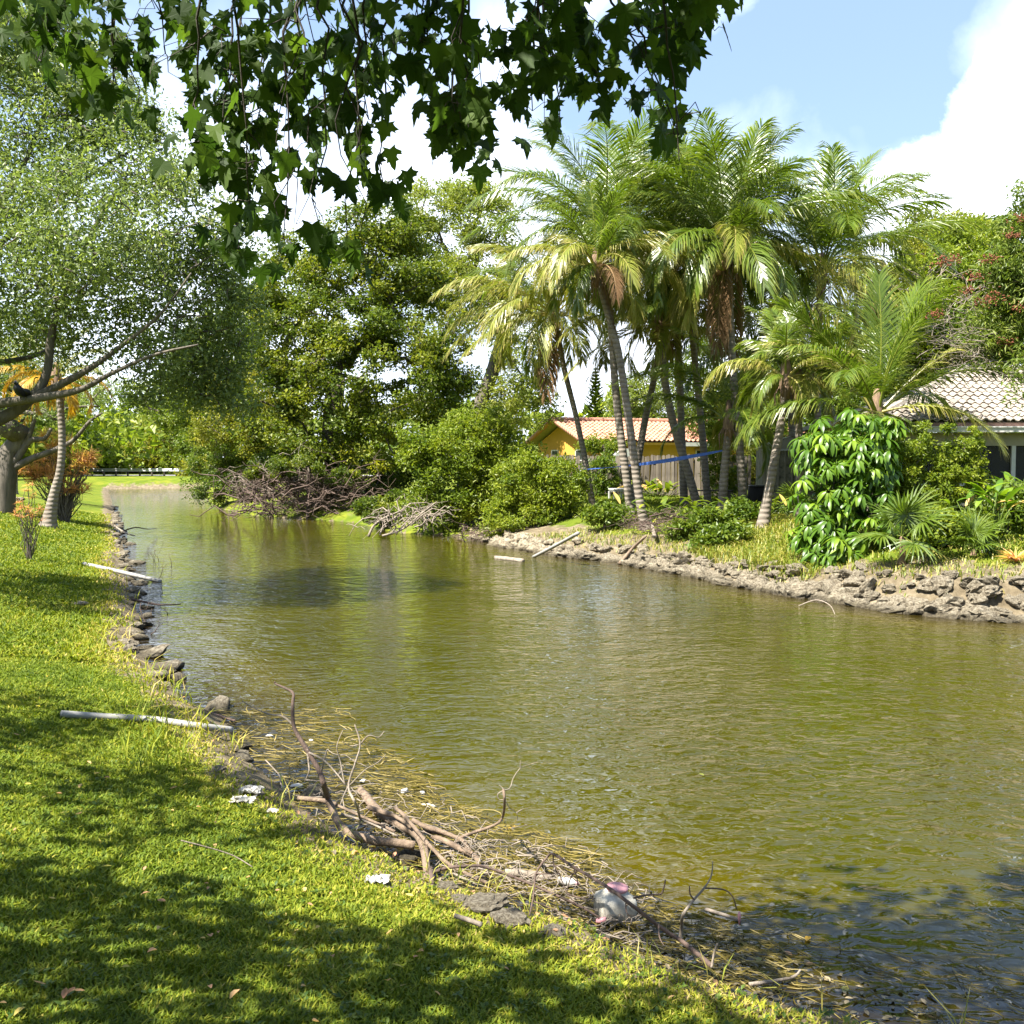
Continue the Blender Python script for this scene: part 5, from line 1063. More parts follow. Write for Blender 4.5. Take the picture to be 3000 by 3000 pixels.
rgw = np.random.default_rng(60); mb = MB()
for k in range(2600):
    r_ = math.exp(rgw.uniform(math.log(2.4), math.log(9))); th_ = rad(rgw.uniform(-32, 22)); x, y = r_ * math.sin(th_), r_ * math.cos(th_); z, d, rt = height(np.array([x]), np.array([y]), True)
    if rt[0] or d[0] < .1 or wav(np.array([x]), np.array([y]), 2.9, 10)[0] < -.02: continue
    for j in range(4): an = rgw.uniform(0, 6.28); blade_leaf(mb, np.array([x + rgw.normal() * .012, y + rgw.normal() * .012, z[0] + .02]), [math.cos(an), math.sin(an), rgw.uniform(.2, .9)], rgw.uniform(.018, .035), rgw.uniform(.012, .02), 2, .6, rgw.random() * .7, .1)
tag(mb.build('lawn_weeds', G['mid']), 'small round-leaved weeds growing through the near lawn', 'weeds', kind='stuff')
mb = MB()
for k in range(260):
    r_ = math.exp(rgw.uniform(math.log(2.4), math.log(12))); th_ = rad(rgw.uniform(-32, 24)); x, y = r_ * math.sin(th_), r_ * math.cos(th_); z, d, rt = height(np.array([x]), np.array([y]), True)
    if rt[0] or d[0] < .02: continue
    an = rgw.uniform(0, 6.28); blade_leaf(mb, np.array([x, y, z[0] + .035]), [math.cos(an), math.sin(an), rgw.normal() * .3], rgw.uniform(.02, .055), rgw.uniform(.012, .03), 3, rgw.uniform(-1, 1), rgw.random(), .3)
tag(mb.build('fallen_leaves', G['orange']), 'small dry leaves fallen on the near lawn', 'fallen leaves', kind='stuff')

# dead reeds lying on and under the water near the logs
def reeds(n_, region, name, label, mname, seed, zr, L0, L1, w, dirang):
    rg = np.random.default_rng(seed); mb = MB(); c = []
    while len(c) < n_:
        px, py = rg.uniform(region[0], region[2]), rg.uniform(region[1], region[3]); p = PZ(px, py, 0); d, _ = sdist(np.array([p[0]]), np.array([p[1]]))
        if region[4] < d[0] < region[5] * (.55 + .45 * math.sin(px * .02 + py * .013)) * -1 + 0 or region[4] < d[0] < 0.02 and rg.random() < .35: c.append(p)
        elif region[4] < d[0] < .02 and rg.random() < max(0, 1 + d[0] / abs(region[4])) * .8: c.append(p)
    for p in c:
        an = rad(dirang) + rg.normal() * .55; L = rg.uniform(L0, L1); d = np.array([math.cos(an), math.sin(an), 0]); s = np.array([-d[1], d[0], 0]); b_ = rg.normal() * .18 * L
        t_ = np.linspace(-.5, .5, 5)[:, None]; pts = p + d * L * t_ + s * b_ * (.25 - t_ ** 2) * 4; pts[:, 2] = rg.uniform(*zr) + rg.uniform(0, .03) * (rg.random() < .3) * np.abs(t_[:, 0]) * 2
        ww = s * w * rg.uniform(.5, 1.3) * np.array([.2, .9, 1, .8, .15])[:, None] * .5; mb.add(np.concatenate([pts - ww, pts + ww + [0, 0, .002]]), [[k, k + 1, k + 6, k + 5] for k in range(4)], None, rg.random())
    return tag(mb.build(name, G[mname], smooth=False), label, 'reeds', kind='stuff')
reeds(800, (640, 2080, 1280, 2420, -1.15, 0), 'floating_reeds', 'mat of dead straw-coloured reeds floating round the snag', 'reed', 11, (.003, .02), .10, .32, .010, -12)
reeds(800, (1100, 2250, 1750, 2620, -1.0, 0), 'floating_reeds', 'dead reeds and grass drifting beyond the log pile', 'reed', 12, (.003, .016), .10, .30, .010, -20)
reeds(650, (1450, 2500, 2350, 2900, -.6, 0), 'floating_reeds', 'golden drowned grass around the tub and dark branches', 'reed', 13, (.003, .012), .08, .24, .008, -28)
reeds(160, (2200, 2650, 3000, 3000, -.8, 0), 'floating_reeds', 'thin drowned grass stalks at the lower right corner', 'reed', 14, (.003, .010), .08, .26, .006, -40)
# scraps of rotting leaf and mud in the dark shallows
rg = np.random.default_rng(5); mb = MB()
for k in range(900):
    px, py = rg.uniform(1500, 2750), rg.uniform(2600, 3000); p = PZ(px, py, 0); d, _ = sdist(np.array([p[0]]), np.array([p[1]]))
    if not (-.55 < d[0] < .15): continue
    p[2] = max(.004, hz(p[0], p[1])) + .006 * rg.random(); an = rg.uniform(0, 6.28); L = rg.uniform(.012, .05)
    blade_leaf(mb, p, [math.cos(an), math.sin(an), rg.uniform(0, .25)], L, L * .5, 3, .3, rg.random(), .1)
G['litter'] = leafmat('rotten_leaf', [(0, (.02, .018, .012)), (.5, (.07, .06, .035)), (.8, (.16, .13, .08)), (1, (.28, .22, .12))], .05, .5, .4)
tag(mb.build('leaf_litter', G['litter']), 'dark rotting leaf litter in the shallows at the lower right', 'litter', kind='stuff')
for k, (px, py, cc, L) in enumerate([(1478, 2427, 'frondg', .06), (1508, 2424, 'frondg', .05), (2371, 2743, 'frondg', .065), (1600, 2552, 'frondg', .06), (1455, 2527, 'frondy', .05), (2228, 2805, 'frondy', .06), (1431, 2521, 'frondy', .04),
                                     (2320, 2800, 'orange', .06), (2480, 2890, 'frondy', .07), (2690, 2887, 'frondg', .04), (2062, 2272, 'frondy', .06), (1895, 2682, 'frondy', .05), (2360, 2825, 'orange', .05), (1100, 2478, 'frondg', .05)]):
    mb = MB(); an = k * 2.1; p = PZ(px, py, .006); blade_leaf(mb, p, [math.cos(an), math.sin(an), .08], L, L * .5, 5, .2, .3 + .08 * (k % 5), .15); tag(mb.build('fallen_leaf', G[cc]), 'single yellowed leaf floating flat on the near shallows', 'leaf', 'yellow leaves floating on the water')

# ---------------------------------------------------------------- driftwood
SNY = [6.15, 6.2]
def S(pts, r0, r1, lab, mt='log', name='branch', sides=7, wob=.05, parent=None, n_=None): return stick(name, lab, 'branch', pts, G[mt], r0, r1, sides, n_, wob, parent)
sn = empty('driftwood_snag', PZ(1157, 2469, .1)); tag(sn, 'dark dead limb rising from the log pile and reaching up over the water', 'driftwood')
S([(1215, 2478, .10), (1157, 2469, .12), (1090, 2462, .13), (1024, 2440, .13), (990, 2410, .15), (975, 2372, .18), (962, 2350, .22)], .030, .024, '', 'log', 'trunk', 9, parent=sn, n_=26)
S([(964, 2354, .215), (958, 2330, .28), (950, 2303, None, 6.22), (937, 2262, None, 6.28), (910, 2215, None, 6.32), (882, 2169, None, 6.36), (861, 2128, None, 6.4), (857, 2066, None, 6.45), (859, 2032, None, 6.5), (835, 2016, None, 6.52), (807, 2003, None, 6.55), (806, 1996, None, 6.55)], .022, .005, '', 'twigd', 'limb', 7, parent=sn, n_=44)
for L_ in ([(861, 2126, None, 6.4), (830, 2100, None, 6.45), (790, 2093, None, 6.5), (745, 2075, None, 6.5), (709, 2053, None, 6.52)], [(906, 2205, None, 6.32), (948, 2227, None, 6.25), (985, 2265, None, 6.2), (1018, 2306, None, 6.1)],
           [(940, 2265, None, 6.28), (950, 2225, None, 6.25), (958, 2195, None, 6.25)], [(900, 2195, None, 6.33), (905, 2240, None, 6.3), (905, 2262, None, 6.28), (893, 2290, None, 6.28)]):
    S(L_, .008, .003, '', 'twig', 'twig', 5, parent=sn)
wt = empty('dead_branch', PZ(1051, 2397, .08)); tag(wt, 'thin pale forked dead branch standing up beside the dark snag', 'branch')
for L_, r in (([(1055, 2400, .08), (1045, 2360, None, 6.0), (1021, 2306, None, 6.1), (1039, 2240, None, 6.15), (1055, 2181, None, 6.2), (1039, 2123, None, 6.25)], .009), ([(1058, 2178, None, 6.2), (1080, 2155, None, 6.2), (1109, 2160, None, 6.22), (1126, 2142, None, 6.25)], .005),
              ([(1010, 2300, None, 6.1), (997, 2231, None, 6.15), (987, 2186, None, 6.15), (1004, 2140, None, 6.2)], .005), ([(1050, 2182, None, 6.2), (1025, 2185, None, 6.22), (1003, 2172, None, 6.2)], .004), ([(1025, 2300, None, 6.1), (1070, 2255, None, 6.15), (1105, 2235, None, 6.2), (1130, 2210, None, 6.2)], .004),
              ([(1018, 2306, None, 6.1), (1005, 2335, None, 6.05), (997, 2358, None, 6.0)], .004), ([(1000, 2212, None, 6.15), (1015, 2214, None, 6.16), (1043, 2235, None, 6.15)], .004), ([(960, 2195, None, 6.2), (975, 2207, None, 6.18), (1000, 2212, None, 6.15)], .003)):
    S(L_, r, r * .5, '', 'twig', 'twig', 5, parent=wt)
S([(778, 2227, .12), (800, 2250, .10), (819, 2273, .06), (826, 2302, .05), (869, 2331, .05), (944, 2335, .12)], .006, .004, 'thin crooked twig at the left end of the driftwood', 'twig', 'dead_branch', 5)
L1 = [(1055, 2314, .02), (1085, 2350, .05), (1117, 2384, .07), (1163, 2413, .08), (1195, 2428, .09), (1227, 2452, .10), (1243, 2490, .12), (1250, 2543, .14), (1252, 2575, .14)]
S(L1, .032, .024, 'thickest pale log running down the middle of the driftwood pile', 'log', 'driftwood_log', 10, .08)
S([(1082, 2366, .12), (1125, 2380, .14), (1165, 2395, .14), (1206, 2425, .14)], .020, .012, 'split flat brown piece lying on top of the thickest log', 'log', 'driftwood_log', 6, .12)
S([(1210, 2403, .10), (1250, 2424, .10), (1293, 2436, .09), (1351, 2461, .06), (1366, 2478, .04), (1378, 2495, .02)], .017, .014, 'smooth tan branch on the water side of the log pile', 'log', 'driftwood_log', 8)
S([(1268, 2453, .03), (1290, 2458, .05), (1314, 2469, .06), (1355, 2490, .05), (1390, 2507, .03), (1404, 2530, .01)], .019, .020, 'short thick branch with a blunt end dipping into the water', 'log', 'driftwood_log', 8)
S([(1157, 2366, .18), (1180, 2385, .18), (1206, 2415, .17), (1248, 2465, .16), (1280, 2500, .15), (1314, 2531, .12), (1376, 2564, .08), (1430, 2589, .04)], .014, .011, 'long knobbly branch crossing over the thickest log', 'log', 'driftwood_log', 7, .1)
S([(875, 2338, .12), (910, 2342, .13), (950, 2346, .14), (985, 2358, .13)], .018, .017, 'stubby cut branch at the left end of the driftwood pile', 'log', 'driftwood_log', 8)
S([(983, 2357, .12), (1066, 2395, .11), (1157, 2436, .10)], .011, .010, 'straight thin pole lying along the back of the pile', 'log', 'driftwood_log', 6)
S([(1000, 2385, .12), (1080, 2410, .11), (1165, 2450, .10)], .009, .007, 'thinner pole beside the straight one at the back of the pile', 'twig', 'driftwood_log', 6)
S([(1240, 2436, .06), (1290, 2442, .06), (1340, 2452, .06)], .012, .010, 'short tan stick under the smooth tan branch', 'log', 'driftwood_log', 6)
al = empty('driftwood_branch', PZ(1331, 2469, .05)); tag(al, 'antler-shaped pale branch curving up out of the water from the log pile', 'branch')
S([(1331, 2472, .04), (1345, 2458, .06), (1364, 2448, .08), (1397, 2436, .09), (1430, 2425, .12), (1459, 2411, .16), (1474, 2388, .22), (1478, 2350, None, 6.1), (1475, 2312, None, 6.1)], .013, .008, '', 'log', 'limb', 7, parent=al)
for L_ in ([(1475, 2314, None, 6.1), (1485, 2314, None, 6.12), (1496, 2305, None, 6.15), (1504, 2279, None, 6.2), (1525, 2250, None, 6.25), (1550, 2240, None, 6.3), (1575, 2233, None, 6.3)], [(1476, 2316, None, 6.1), (1459, 2326, None, 6.1), (1462, 2342, None, 6.1), (1480, 2345, None, 6.1), (1492, 2366, None, 6.1), (1513, 2382, None, 6.1), (1517, 2403, None, 6.1)],
           [(1513, 2382, None, 6.1), (1530, 2371, None, 6.15), (1547, 2368, None, 6.2)], [(1525, 2250, None, 6.25), (1524, 2240, None, 6.25), (1526, 2228, None, 6.25)], [(1475, 2312, None, 6.1), (1468, 2305, None, 6.1), (1462, 2300, None, 6.1)]):
    S(L_, .004, .0015, '', 'twig', 'twig', 5, parent=al)
S([(1260, 2560, .16), (1300, 2545, .2), (1339, 2539, .22), (1380, 2537, .22), (1417, 2539, .21), (1480, 2560, .17), (1562, 2593, .12), (1699, 2655, .08), (1769, 2697, .04)], .011, .006, 'long dark bowed branch running right from the log pile to the tub', 'twigd', 'dead_branch', 7)
ar = empty('dead_branch', PZ(2080, 2826, .1)); tag(ar, 'dark arching dead branch passing in front of the white tub', 'branch')
S([(2085, 2830, .10), (2040, 2792, .12), (1997, 2757, .13), (1955, 2731, .15), (1856, 2656, None, 5.2), (1790, 2606, None, 5.35), (1735, 2572, None, 5.5), (1686, 2544, None, 5.6), (1650, 2520, None, 5.7), (1616, 2501, None, 5.75), (1600, 2515, None, 5.75), (1583, 2536, None, 5.72), (1568, 2569, None, 5.7), (1562, 2631, None, 5.6), (1550, 2685, None, 5.5)], .013, .004, '', 'twigd', 'limb', 7, parent=ar, n_=70)
for L_ in ([(1699, 2550, None, 5.58), (1678, 2561, None, 5.6), (1666, 2590, None, 5.6), (1661, 2615, None, 5.6)], [(1678, 2561, None, 5.6), (1655, 2548, None, 5.62), (1632, 2536, None, 5.65), (1605, 2540, None, 5.7)], [(1621, 2503, None, 5.75), (1622, 2530, None, 5.75), (1640, 2565, None, 5.7), (1662, 2618, None, 5.6), (1690, 2650, None, 5.5)],
           [(1569, 2560, None, 5.7), (1600, 2560, None, 5.7), (1635, 2560, None, 5.68)], [(1680, 2540, None, 5.6), (1690, 2570, None, 5.6), (1692, 2595, None, 5.6)], [(1562, 2640, None, 5.6), (1600, 2655, None, 5.5), (1660, 2680, None, 5.4)], [(1834, 2640, None, 5.25), (1835, 2670, None, 5.2), (1850, 2690, None, 5.2)], [(1662, 2618, None, 5.6), (1700, 2630, None, 5.5), (1745, 2632, None, 5.5)],
           [(1930, 2710, None, 5.1), (1932, 2745, None, 5.0), (1945, 2770, None, 4.95)]):
    S(L_, .005, .002, '', 'twigd', 'twig', 5, parent=ar)
ur = empty('dead_branch', PZ(1993, 2747, .1)); tag(ur, 'grey-brown forked branch standing up in the dark shallows right of the tub', 'branch')
S([(1993, 2750, .05), (1997, 2715, .12), (2001, 2681, None, 5.2), (2030, 2639, None, 5.25), (2063, 2602, None, 5.3), (2084, 2565, None, 5.35), (2088, 2524, None, 5.4)], .011, .003, '', 'twig', 'limb', 6, parent=ur)
S([(2063, 2602, None, 5.3), (2100, 2603, None, 5.35), (2129, 2610, None, 5.4), (2148, 2630, None, 5.4), (2158, 2664, None, 5.4)], .005, .003, '', 'twigd', 'twig', 5, parent=ur)
S([(2035, 2637, None, 5.25), (2022, 2620, None, 5.25), (2020, 2595, None, 5.25)], .005, .003, '', 'twigd', 'twig', 5, parent=ur)
S([(1856, 2631, None, 5.5), (1895, 2622, None, 5.55), (1935, 2619, None, 5.6), (1945, 2600, None, 5.6), (1949, 2577, None, 5.6)], .006, .004, 'short dark twig sticking up right of the tub', 'twigd', 'dead_branch', 5)
S([(1864, 2586, None, 5.8), (1880, 2590, None, 5.8), (1901, 2598, None, 5.8), (1903, 2620, None, 5.75), (1925, 2640, None, 5.7)], .004, .002, 'pale wiry twig curling above the water behind the tub', 'twig', 'dead_branch', 5)
S([(1480, 2557, .03), (1554, 2561, .03), (1590, 2568, .03), (1615, 2573, .02)], .026, .022, 'grey waterlogged log floating left of the dark arching branch', 'twig', 'driftwood_log', 8)
S([(2067, 2664, .02), (2120, 2680, .02), (2170, 2697, .01)], .011, .009, 'short grey stick lying in the shallows below the forked branch', 'twig', 'dead_branch', 6)
S([(2195, 2884, .03), (2262, 2875, .03), (2324, 2862, .03), (2345, 2842, .04)], .010, .006, 'grey curved branch in the mud at the bottom edge of the water', 'twig', 'dead_branch', 6)
S([(2085, 2835, .10), (2092, 2795, .16), (2102, 2765, .22)], .007, .005, 'short grey peg of a stick upright at the end of the arching branch', 'twig', 'dead_branch', 5)
S([(1178, 2618, .16), (1200, 2598, .16), (1240, 2580, .15), (1290, 2572, .13)], .020, .016, 'blunt cut log end pointing at the lawn below the pile', 'log', 'driftwood_log', 8)
S([(1262, 2545, .17), (1265, 2580, .17), (1268, 2612, .16)], .018, .015, 'stub of dark wood under the end of the thickest log', 'twigd', 'driftwood_log', 7)
S([(1330, 2682, .28), (1370, 2695, .26), (1412, 2710, .24)], .012, .014, 'bone-like pale stick lying on the shaded grass', 'twig', 'dead_branch', 7)
S([(530, 2462, .52), (600, 2480, .48), (680, 2505, .42), (740, 2540, .38)], .004, .003, 'thin curved fallen twig on the shaded lawn', 'twig', 'dead_branch', 5)
S([(1285, 2592, .12), (1320, 2560, .10), (1360, 2575, .08), (1400, 2592, .05)], .009, .007, 'pale peeled stick near the small muddy pool', 'twig', 'driftwood_log', 6)
rg = np.random.default_rng(31); k = 0
tw_ = empty('twig_litter', PZ(1200, 2500, .1)); tag(tw_, 'loose broken twigs scattered through the driftwood pile', 'twigs', kind='stuff'); mb = MB()
for k in range(330):
    px = rg.uniform(930, 1900); py = 2330 + (px - 930) * .38 + rg.normal() * 55; p = PZ(px, py, 0.03); p[2] = max(0, hz(p[0], p[1])) + rg.uniform(.01, .08); an = rg.normal() * .8 - .5; L = rg.uniform(.05, .3)
    d = np.array([math.cos(an), math.sin(an), rg.normal() * .18]); tube(mb, wander(p - d * L / 2, p + d * L / 2, 5, .3), np.linspace(.004, .0015, 5) * rg.uniform(.6, 1.5), 4, rg.random())
mb.build('twigs', G['twig'], tw_)
# driftwood and poles along the left waterline
gp = [onground(180, 2103), onground(300, 2108), onground(450, 2118), onground(570, 2135), PZ(680, 2150, .06)]
mb = MB(); tube(mb, spline([q + [0, 0, .035] for q in gp], 24), .032, 10, .5); tag(mb.build('drain_pipe', G['pipe']), 'long pale plastic pipe lying across the grass and into the near water edge', 'pipe')
S([(550, 2065, .15), (600, 2085, .06), (650, 2100, .03), (690, 2112, .02)], .022, .010, 'dark stick just above the end of the pale pipe', 'twigd', 'dead_branch', 7)
q0, q1 = onground(245, 1658), PZ(470, 1703, .02); mb = MB(); tube(mb, [q0 + [0, 0, .05], (q0 + q1) / 2 + [0, 0, .03], q1], .045, 10, .5); tag(mb.build('drain_pipe', G['pipe']), 'grey pole lying down the left bank into the water farther off', 'pipe')
S([(385, 1755, .15), (430, 1765, .08), (470, 1772, .10), (530, 1770, .12)], .028, .010, 'dark branch lying out from the left bank over the water', 'twigd', 'dead_branch', 6)
S([(370, 1552, .1), (400, 1545, .18), (430, 1550, .10), (460, 1548, .05)], .03, .01, 'dark branch in the water at the far part of the left bank', 'twigd', 'dead_branch', 6)
S([(335, 1540, .3), (365, 1560, .15), (395, 1570, .05)], .035, .02, 'grey branch sliding off the far lawn edge', 'twig', 'dead_branch', 6)
for k in range(9):
    px, py = rg.uniform(400, 520), rg.uniform(1640, 1860); p = PZ(px, py, 0); mb = MB(); q = p + np.array([rg.normal() * .15, rg.normal() * .1, rg.uniform(.15, .4)])
    tube(mb, wander(p, q, 5, .3), np.linspace(.008, .003, 5), 4); tube(mb, wander((p + q) / 2, q + rg.normal(size=3) * .12, 4, .3), .003, 3); tag(mb.build('water_twig', G['twigd']), 'thin bare twig poking up from the water off the left bank', 'twig', 'twigs poking up off the left bank')

# ---------------------------------------------------------------- litter
G['foam'] = plain('white_foam', (.40, .385, .35), .6, .07, 12, .3, 0, .15); G['plastic'] = plain('cloudy_plastic', (.43, .40, .33), .45, .3, 22, .5, 0, .1); G['pink'] = plain('faded_pink', (.45, .22, .24), .45, .12, 8)
tb_ = PZ(1802, 2678, .02); r = empty('plastic_tub', tb_, .35); tag(r, 'dirty white squarish plastic tub with a pink lid floating beside the dark branch', 'tub')
def rsq(w, n_=28, p=4.2): th = np.linspace(0, 6.2832, n_, endpoint=False); c, s = np.cos(th), np.sin(th); return np.stack([np.sign(c) * abs(c) ** (2 / p) * w, np.sign(s) * abs(s) ** (2 / p) * w], 1)
mb = MB(); lv = [(.080, -.03, 7), (.095, -.01, 7), (.100, .035, 8), (.100, .085, 8), (.094, .108, 6), (.070, .130, 3), (.056, .142, 2.2), (.056, .152, 2.0), (.0, .152, 2.0)]
V = np.concatenate([np.column_stack([rsq(w, 28, p), np.full(28, z)]) for w, z, p in lv]); mb.add(V, [[i * 28 + j, i * 28 + (j + 1) % 28, (i + 1) * 28 + (j + 1) % 28, (i + 1) * 28 + j] for i in range(len(lv) - 1) for j in range(28)])
link('body', mb.mesh('body', G['plastic']), r)
mb = MB(); lv = [(.061, .148, 2), (.063, .150, 2), (.063, .163, 2), (.050, .167, 2), (.0, .167, 2)]; V = np.concatenate([np.column_stack([rsq(w, 28, p), np.full(28, z)]) for w, z, p in lv]); mb.add(V, [[i * 28 + j, i * 28 + (j + 1) % 28, (i + 1) * 28 + (j + 1) % 28, (i + 1) * 28 + j] for i in range(len(lv) - 1) for j in range(28)])
o = link('lid', mb.mesh('lid', G['pink']), r); o.rotation_euler = (.06, .05, 0)
def blobm(px, py, w, d, h, lab, mname='foam', name='foam_piece', z=.0, cat='litter', seed=1, flat=True):
    me = rock_mesh(40 + seed, 1, False, G[mname], name); p = PZ(px, py, z); p[2] = max(z, hz(p[0], p[1]) if z else 0) ; o = link(name, me); o.location = tuple(p + [0, 0, h * .4]); o.scale = (w / 2.3, d / 2.3, h / 2); o.rotation_euler = (0, 0, seed * .9); tag(o, lab, cat); return o
blobm(1185, 2326, .065, .055, .05, 'round white foam ball floating above the logs', seed=1, cat='foam float'); blobm(1238, 2324, .11, .04, .015, 'thin white flake floating right of the foam ball', seed=2)
blobm(1254, 2363, .14, .08, .02, 'large flat white foam piece floating in the reeds beside the log pile', seed=3); blobm(870, 2306, .12, .07, .03, 'flat white foam slab at the water edge left of the snag', seed=4, z=.02)
blobm(1064, 2290, .10, .05, .02, 'white foam flake among the reeds behind the forked twigs', seed=5); blobm(912, 2171, .07, .035, .02, 'small pale flake floating left of the snag top', seed=6); blobm(790, 2158, .08, .04, .02, 'yellowish pale flake near the end of the plastic pipe', 'plastic', seed=7)
blobm(1285, 2477, .06, .03, .015, 'small pale chip in the water under the blunt branch', seed=8)
def bag(px, py, w, h, lab, mname='foam', seed=0):
    rg = np.random.default_rng(seed); p = onground(px, py, .3); mb = MB(); n_ = 9; u, v_ = np.meshgrid(np.linspace(-1, 1, n_), np.linspace(-1, 1, n_)); z = rg.random((n_, n_)) * h + h * .5 * np.exp(-(u ** 2 + v_ ** 2) * 1.5)
    V = np.stack([u * w / 2 + rg.normal(size=u.shape) * w * .06, v_ * w / 3 + rg.normal(size=u.shape) * w * .05, z], -1).reshape(-1, 3); mb.add(V, [[i * n_ + j, i * n_ + j + 1, (i + 1) * n_ + j + 1, (i + 1) * n_ + j] for i in range(n_ - 1) for j in range(n_ - 1)])
    o = link('plastic_bag', mb.mesh('plastic_bag', G[mname], smooth=False)); o.location = tuple(p + [0, 0, .01]); tag(o, lab, 'plastic bag')
bag(735, 2330, .16, .05, 'crumpled white plastic bag lying on the dry grass', seed=1); bag(712, 2352, .17, .03, 'flattened dirty white plastic scrap below the crumpled bag', 'plastic', 2); bag(800, 2383, .08, .02, 'small torn plastic scrap on the grass left of the driftwood', 'plastic', 3); bag(1105, 2590, .13, .035, 'torn white plastic on the sunlit grass below the log pile', seed=4)
# small bottle
p = PZ(1662, 2593, .02); r = empty('plastic_bottle', p, -.35); tag(r, 'small white plastic bottle floating left of the tub', 'bottle')
mb = MB(); tube(mb, [[-.06, 0, .02], [-.055, 0, .02], [.03, 0, .02], [.05, 0, .02], [.055, 0, .02]], [.015, .025, .025, .012, .011], 10); link('body', mb.mesh('body', G['foam']), r); mb = MB(); tube(mb, [[.056, 0, .02], [.072, 0, .02]], .013, 8); link('cap', mb.mesh('cap', G['pink']), r)
mb = MB(); p = PZ(1748, 2697, .03); tube(mb, wander(p, p + np.array([.05, -.03, .02]), 5, .3), .014, 6); tag(mb.build('plastic_scrap', G['pink']), 'small pink scrap in the mud under the tub', 'litter')
mb = MB(); p = P(2166, 2682, 5.3); tube(mb, [p + [0, 0, .02], p, p - [0, 0, .05]], [.005, .010, .004], 6); tag(mb.build('fishing_float', G['pink']), 'tiny pink float hanging from the forked branch tip', 'float')
# pebbles and lumps of pale rock round the pile
for k, (px, py, s, lab) in enumerate([(685, 2196, .055, 'dark wet rock at the grass edge beside the plastic pipe'), (1100, 2420, .07, 'broken pale coral rock lump under the snag'), (1178, 2545, .035, 'small brown round stone beside the pile'), (1420, 2660, .10, 'pale rough rock slab at the edge of the muddy pool'), (1490, 2700, .09, 'second pale rock slab lower on the muddy edge'),
                                      (1305, 2600, .05, 'lump of pale rock below the peeled stick'), (1620, 2735, .06, 'grey rock in the mud below the tub'), (1752, 2745, .035, 'upright grey stone chip at the mud edge'), (1660, 2785, .025, 'small white pebble on the grass edge'), (640, 2255, .05, 'flat pale stone half buried in dry grass'), (1560, 2790, .02, 'tiny pale pebble in the shaded grass'),
                                      (235, 1773, .11, 'lone grey stone lying on the left lawn'), (1140, 2600, .035, 'pale pebble beside the cut log end'), (1350, 2640, .05, 'crumbly pale rock between the pile and the bone-like stick'), (1040, 2430, .045, 'white coral rock fragment behind the snag foot'), (985, 2345, .05, 'brown rock beside the stubby cut branch')]):
    me = rocks[k % 9] if k != 2 else pebbles[0]; o = link('rock', me); p = onground(px, py, .2); o.location = tuple(p + [0, 0, s * .15]); o.scale = (s * 1.3, s, s * .8); o.rotation_euler = (0, 0, k * 1.3); tag(o, lab, 'rock')
# dry brown leaves near the pile
for k in range(26):
    px = rg.uniform(900, 1500); py = 2440 + (px - 900) * .36 + rg.normal() * 30; p = onground(px, py, .2); mb = MB(); an = rg.uniform(0, 6.28); blade_leaf(mb, p + [0, 0, .02], [math.cos(an), math.sin(an), .3], .05, .03, 4, 1.2, rg.random(), .3); tag(mb.build('dry_leaf', G['litter' if k % 3 else 'orange']), 'curled dry brown leaf on the bank beside the driftwood', 'leaf', 'dry leaves around the driftwood')

# ---------------------------------------------------------------- birds and small things at the left
def bird(label, p, s, head, rz, mname='black'):
    r = empty('bird', p, rz); tag(r, label, 'bird'); r.scale = (s, s, s); mb = MB()
    tube(mb, spline([[-.36, 0, .17], [-.25, 0, .22], [0, 0, .27], [.20, 0, .33], [.30, 0, .44], [.33, 0, .54], [.40, 0, .57], [.45, 0, .56]], 22), np.interp(np.linspace(0, 1, 22), [0, .15, .35, .55, .7, .82, .92, 1], [.02, .09, .16, .13, .06, .05, .055, .02]), 12); link('body', mb.mesh('body', G['black']), r)
    mb = MB(); tube(mb, [[.42, 0, .575], [.47, 0, .57], [.53, 0, .55]], [.03, .02, .006], 6); link('beak', mb.mesh('beak', G['litter']), r)
    mb = MB(); tube(mb, [[.345, 0, .56], [.39, 0, .585], [.43, 0, .575]], [.045, .064, .04], 10); link('head_patch', mb.mesh('head_patch', G[head]), r)
    for y in (-.12, .12): mb = MB(); tube(mb, spline([[.15, y, .34], [0, y * 1.25, .31], [-.2, y * 1.1, .24], [-.42, y * .6, .16]], 9), [.03, .07, .09, .10, .09, .07, .05, .03, .01], 8); link('wing', mb.mesh('wing', G['black']), r)
    for y in (-.06, .06): mb = MB(); tube(mb, [[.02, y, .16], [.03, y, .06], [.02, y, 0], [.09, y, 0]], [.02, .012, .012, .006], 6); link('leg', mb.mesh('leg', G['litter']), r)
G['black'] = plain('black_feathers', (.012, .012, .014), .45, .3, 20); G['greyhead'] = plain('grey_head', (.30, .29, .30), .6)
q = P(66, 1158, 17.4); q[2] -= .10; bird('hunched black bird with a grey head perched on the thick limb at the left edge', q, .52, 'greyhead', rad(-95))
bird('small black and white duck on the lawn beside the leaning palm foot', onground(196, 1470, 1.0), .8, 'foam', rad(-20))
# low stone kerb and orange scrap at the foot of the forking tree
for k, (px, lab) in enumerate([(10, 'dark edging block at the foot of the forking tree, left one'), (48, 'dark edging block at the foot of the forking tree, right one')]):
    p = onground(px, 1470, 1.0); o = link('edging_block', rocks[k + 3]); o.location = tuple(p + [0, 0, .1]); o.scale = (.32, .2, .18); tag(o, lab, 'block')
mb = MB(); p = onground(28, 1475, 1.0); tube(mb, wander(p, p + [.35, 0, .05], 5, .3), .05, 6); tag(mb.build('orange_scrap', plain('orange_cloth', (.6, .22, .05), .7)), 'orange scrap on the ground at the foot of the forking tree', 'scrap')

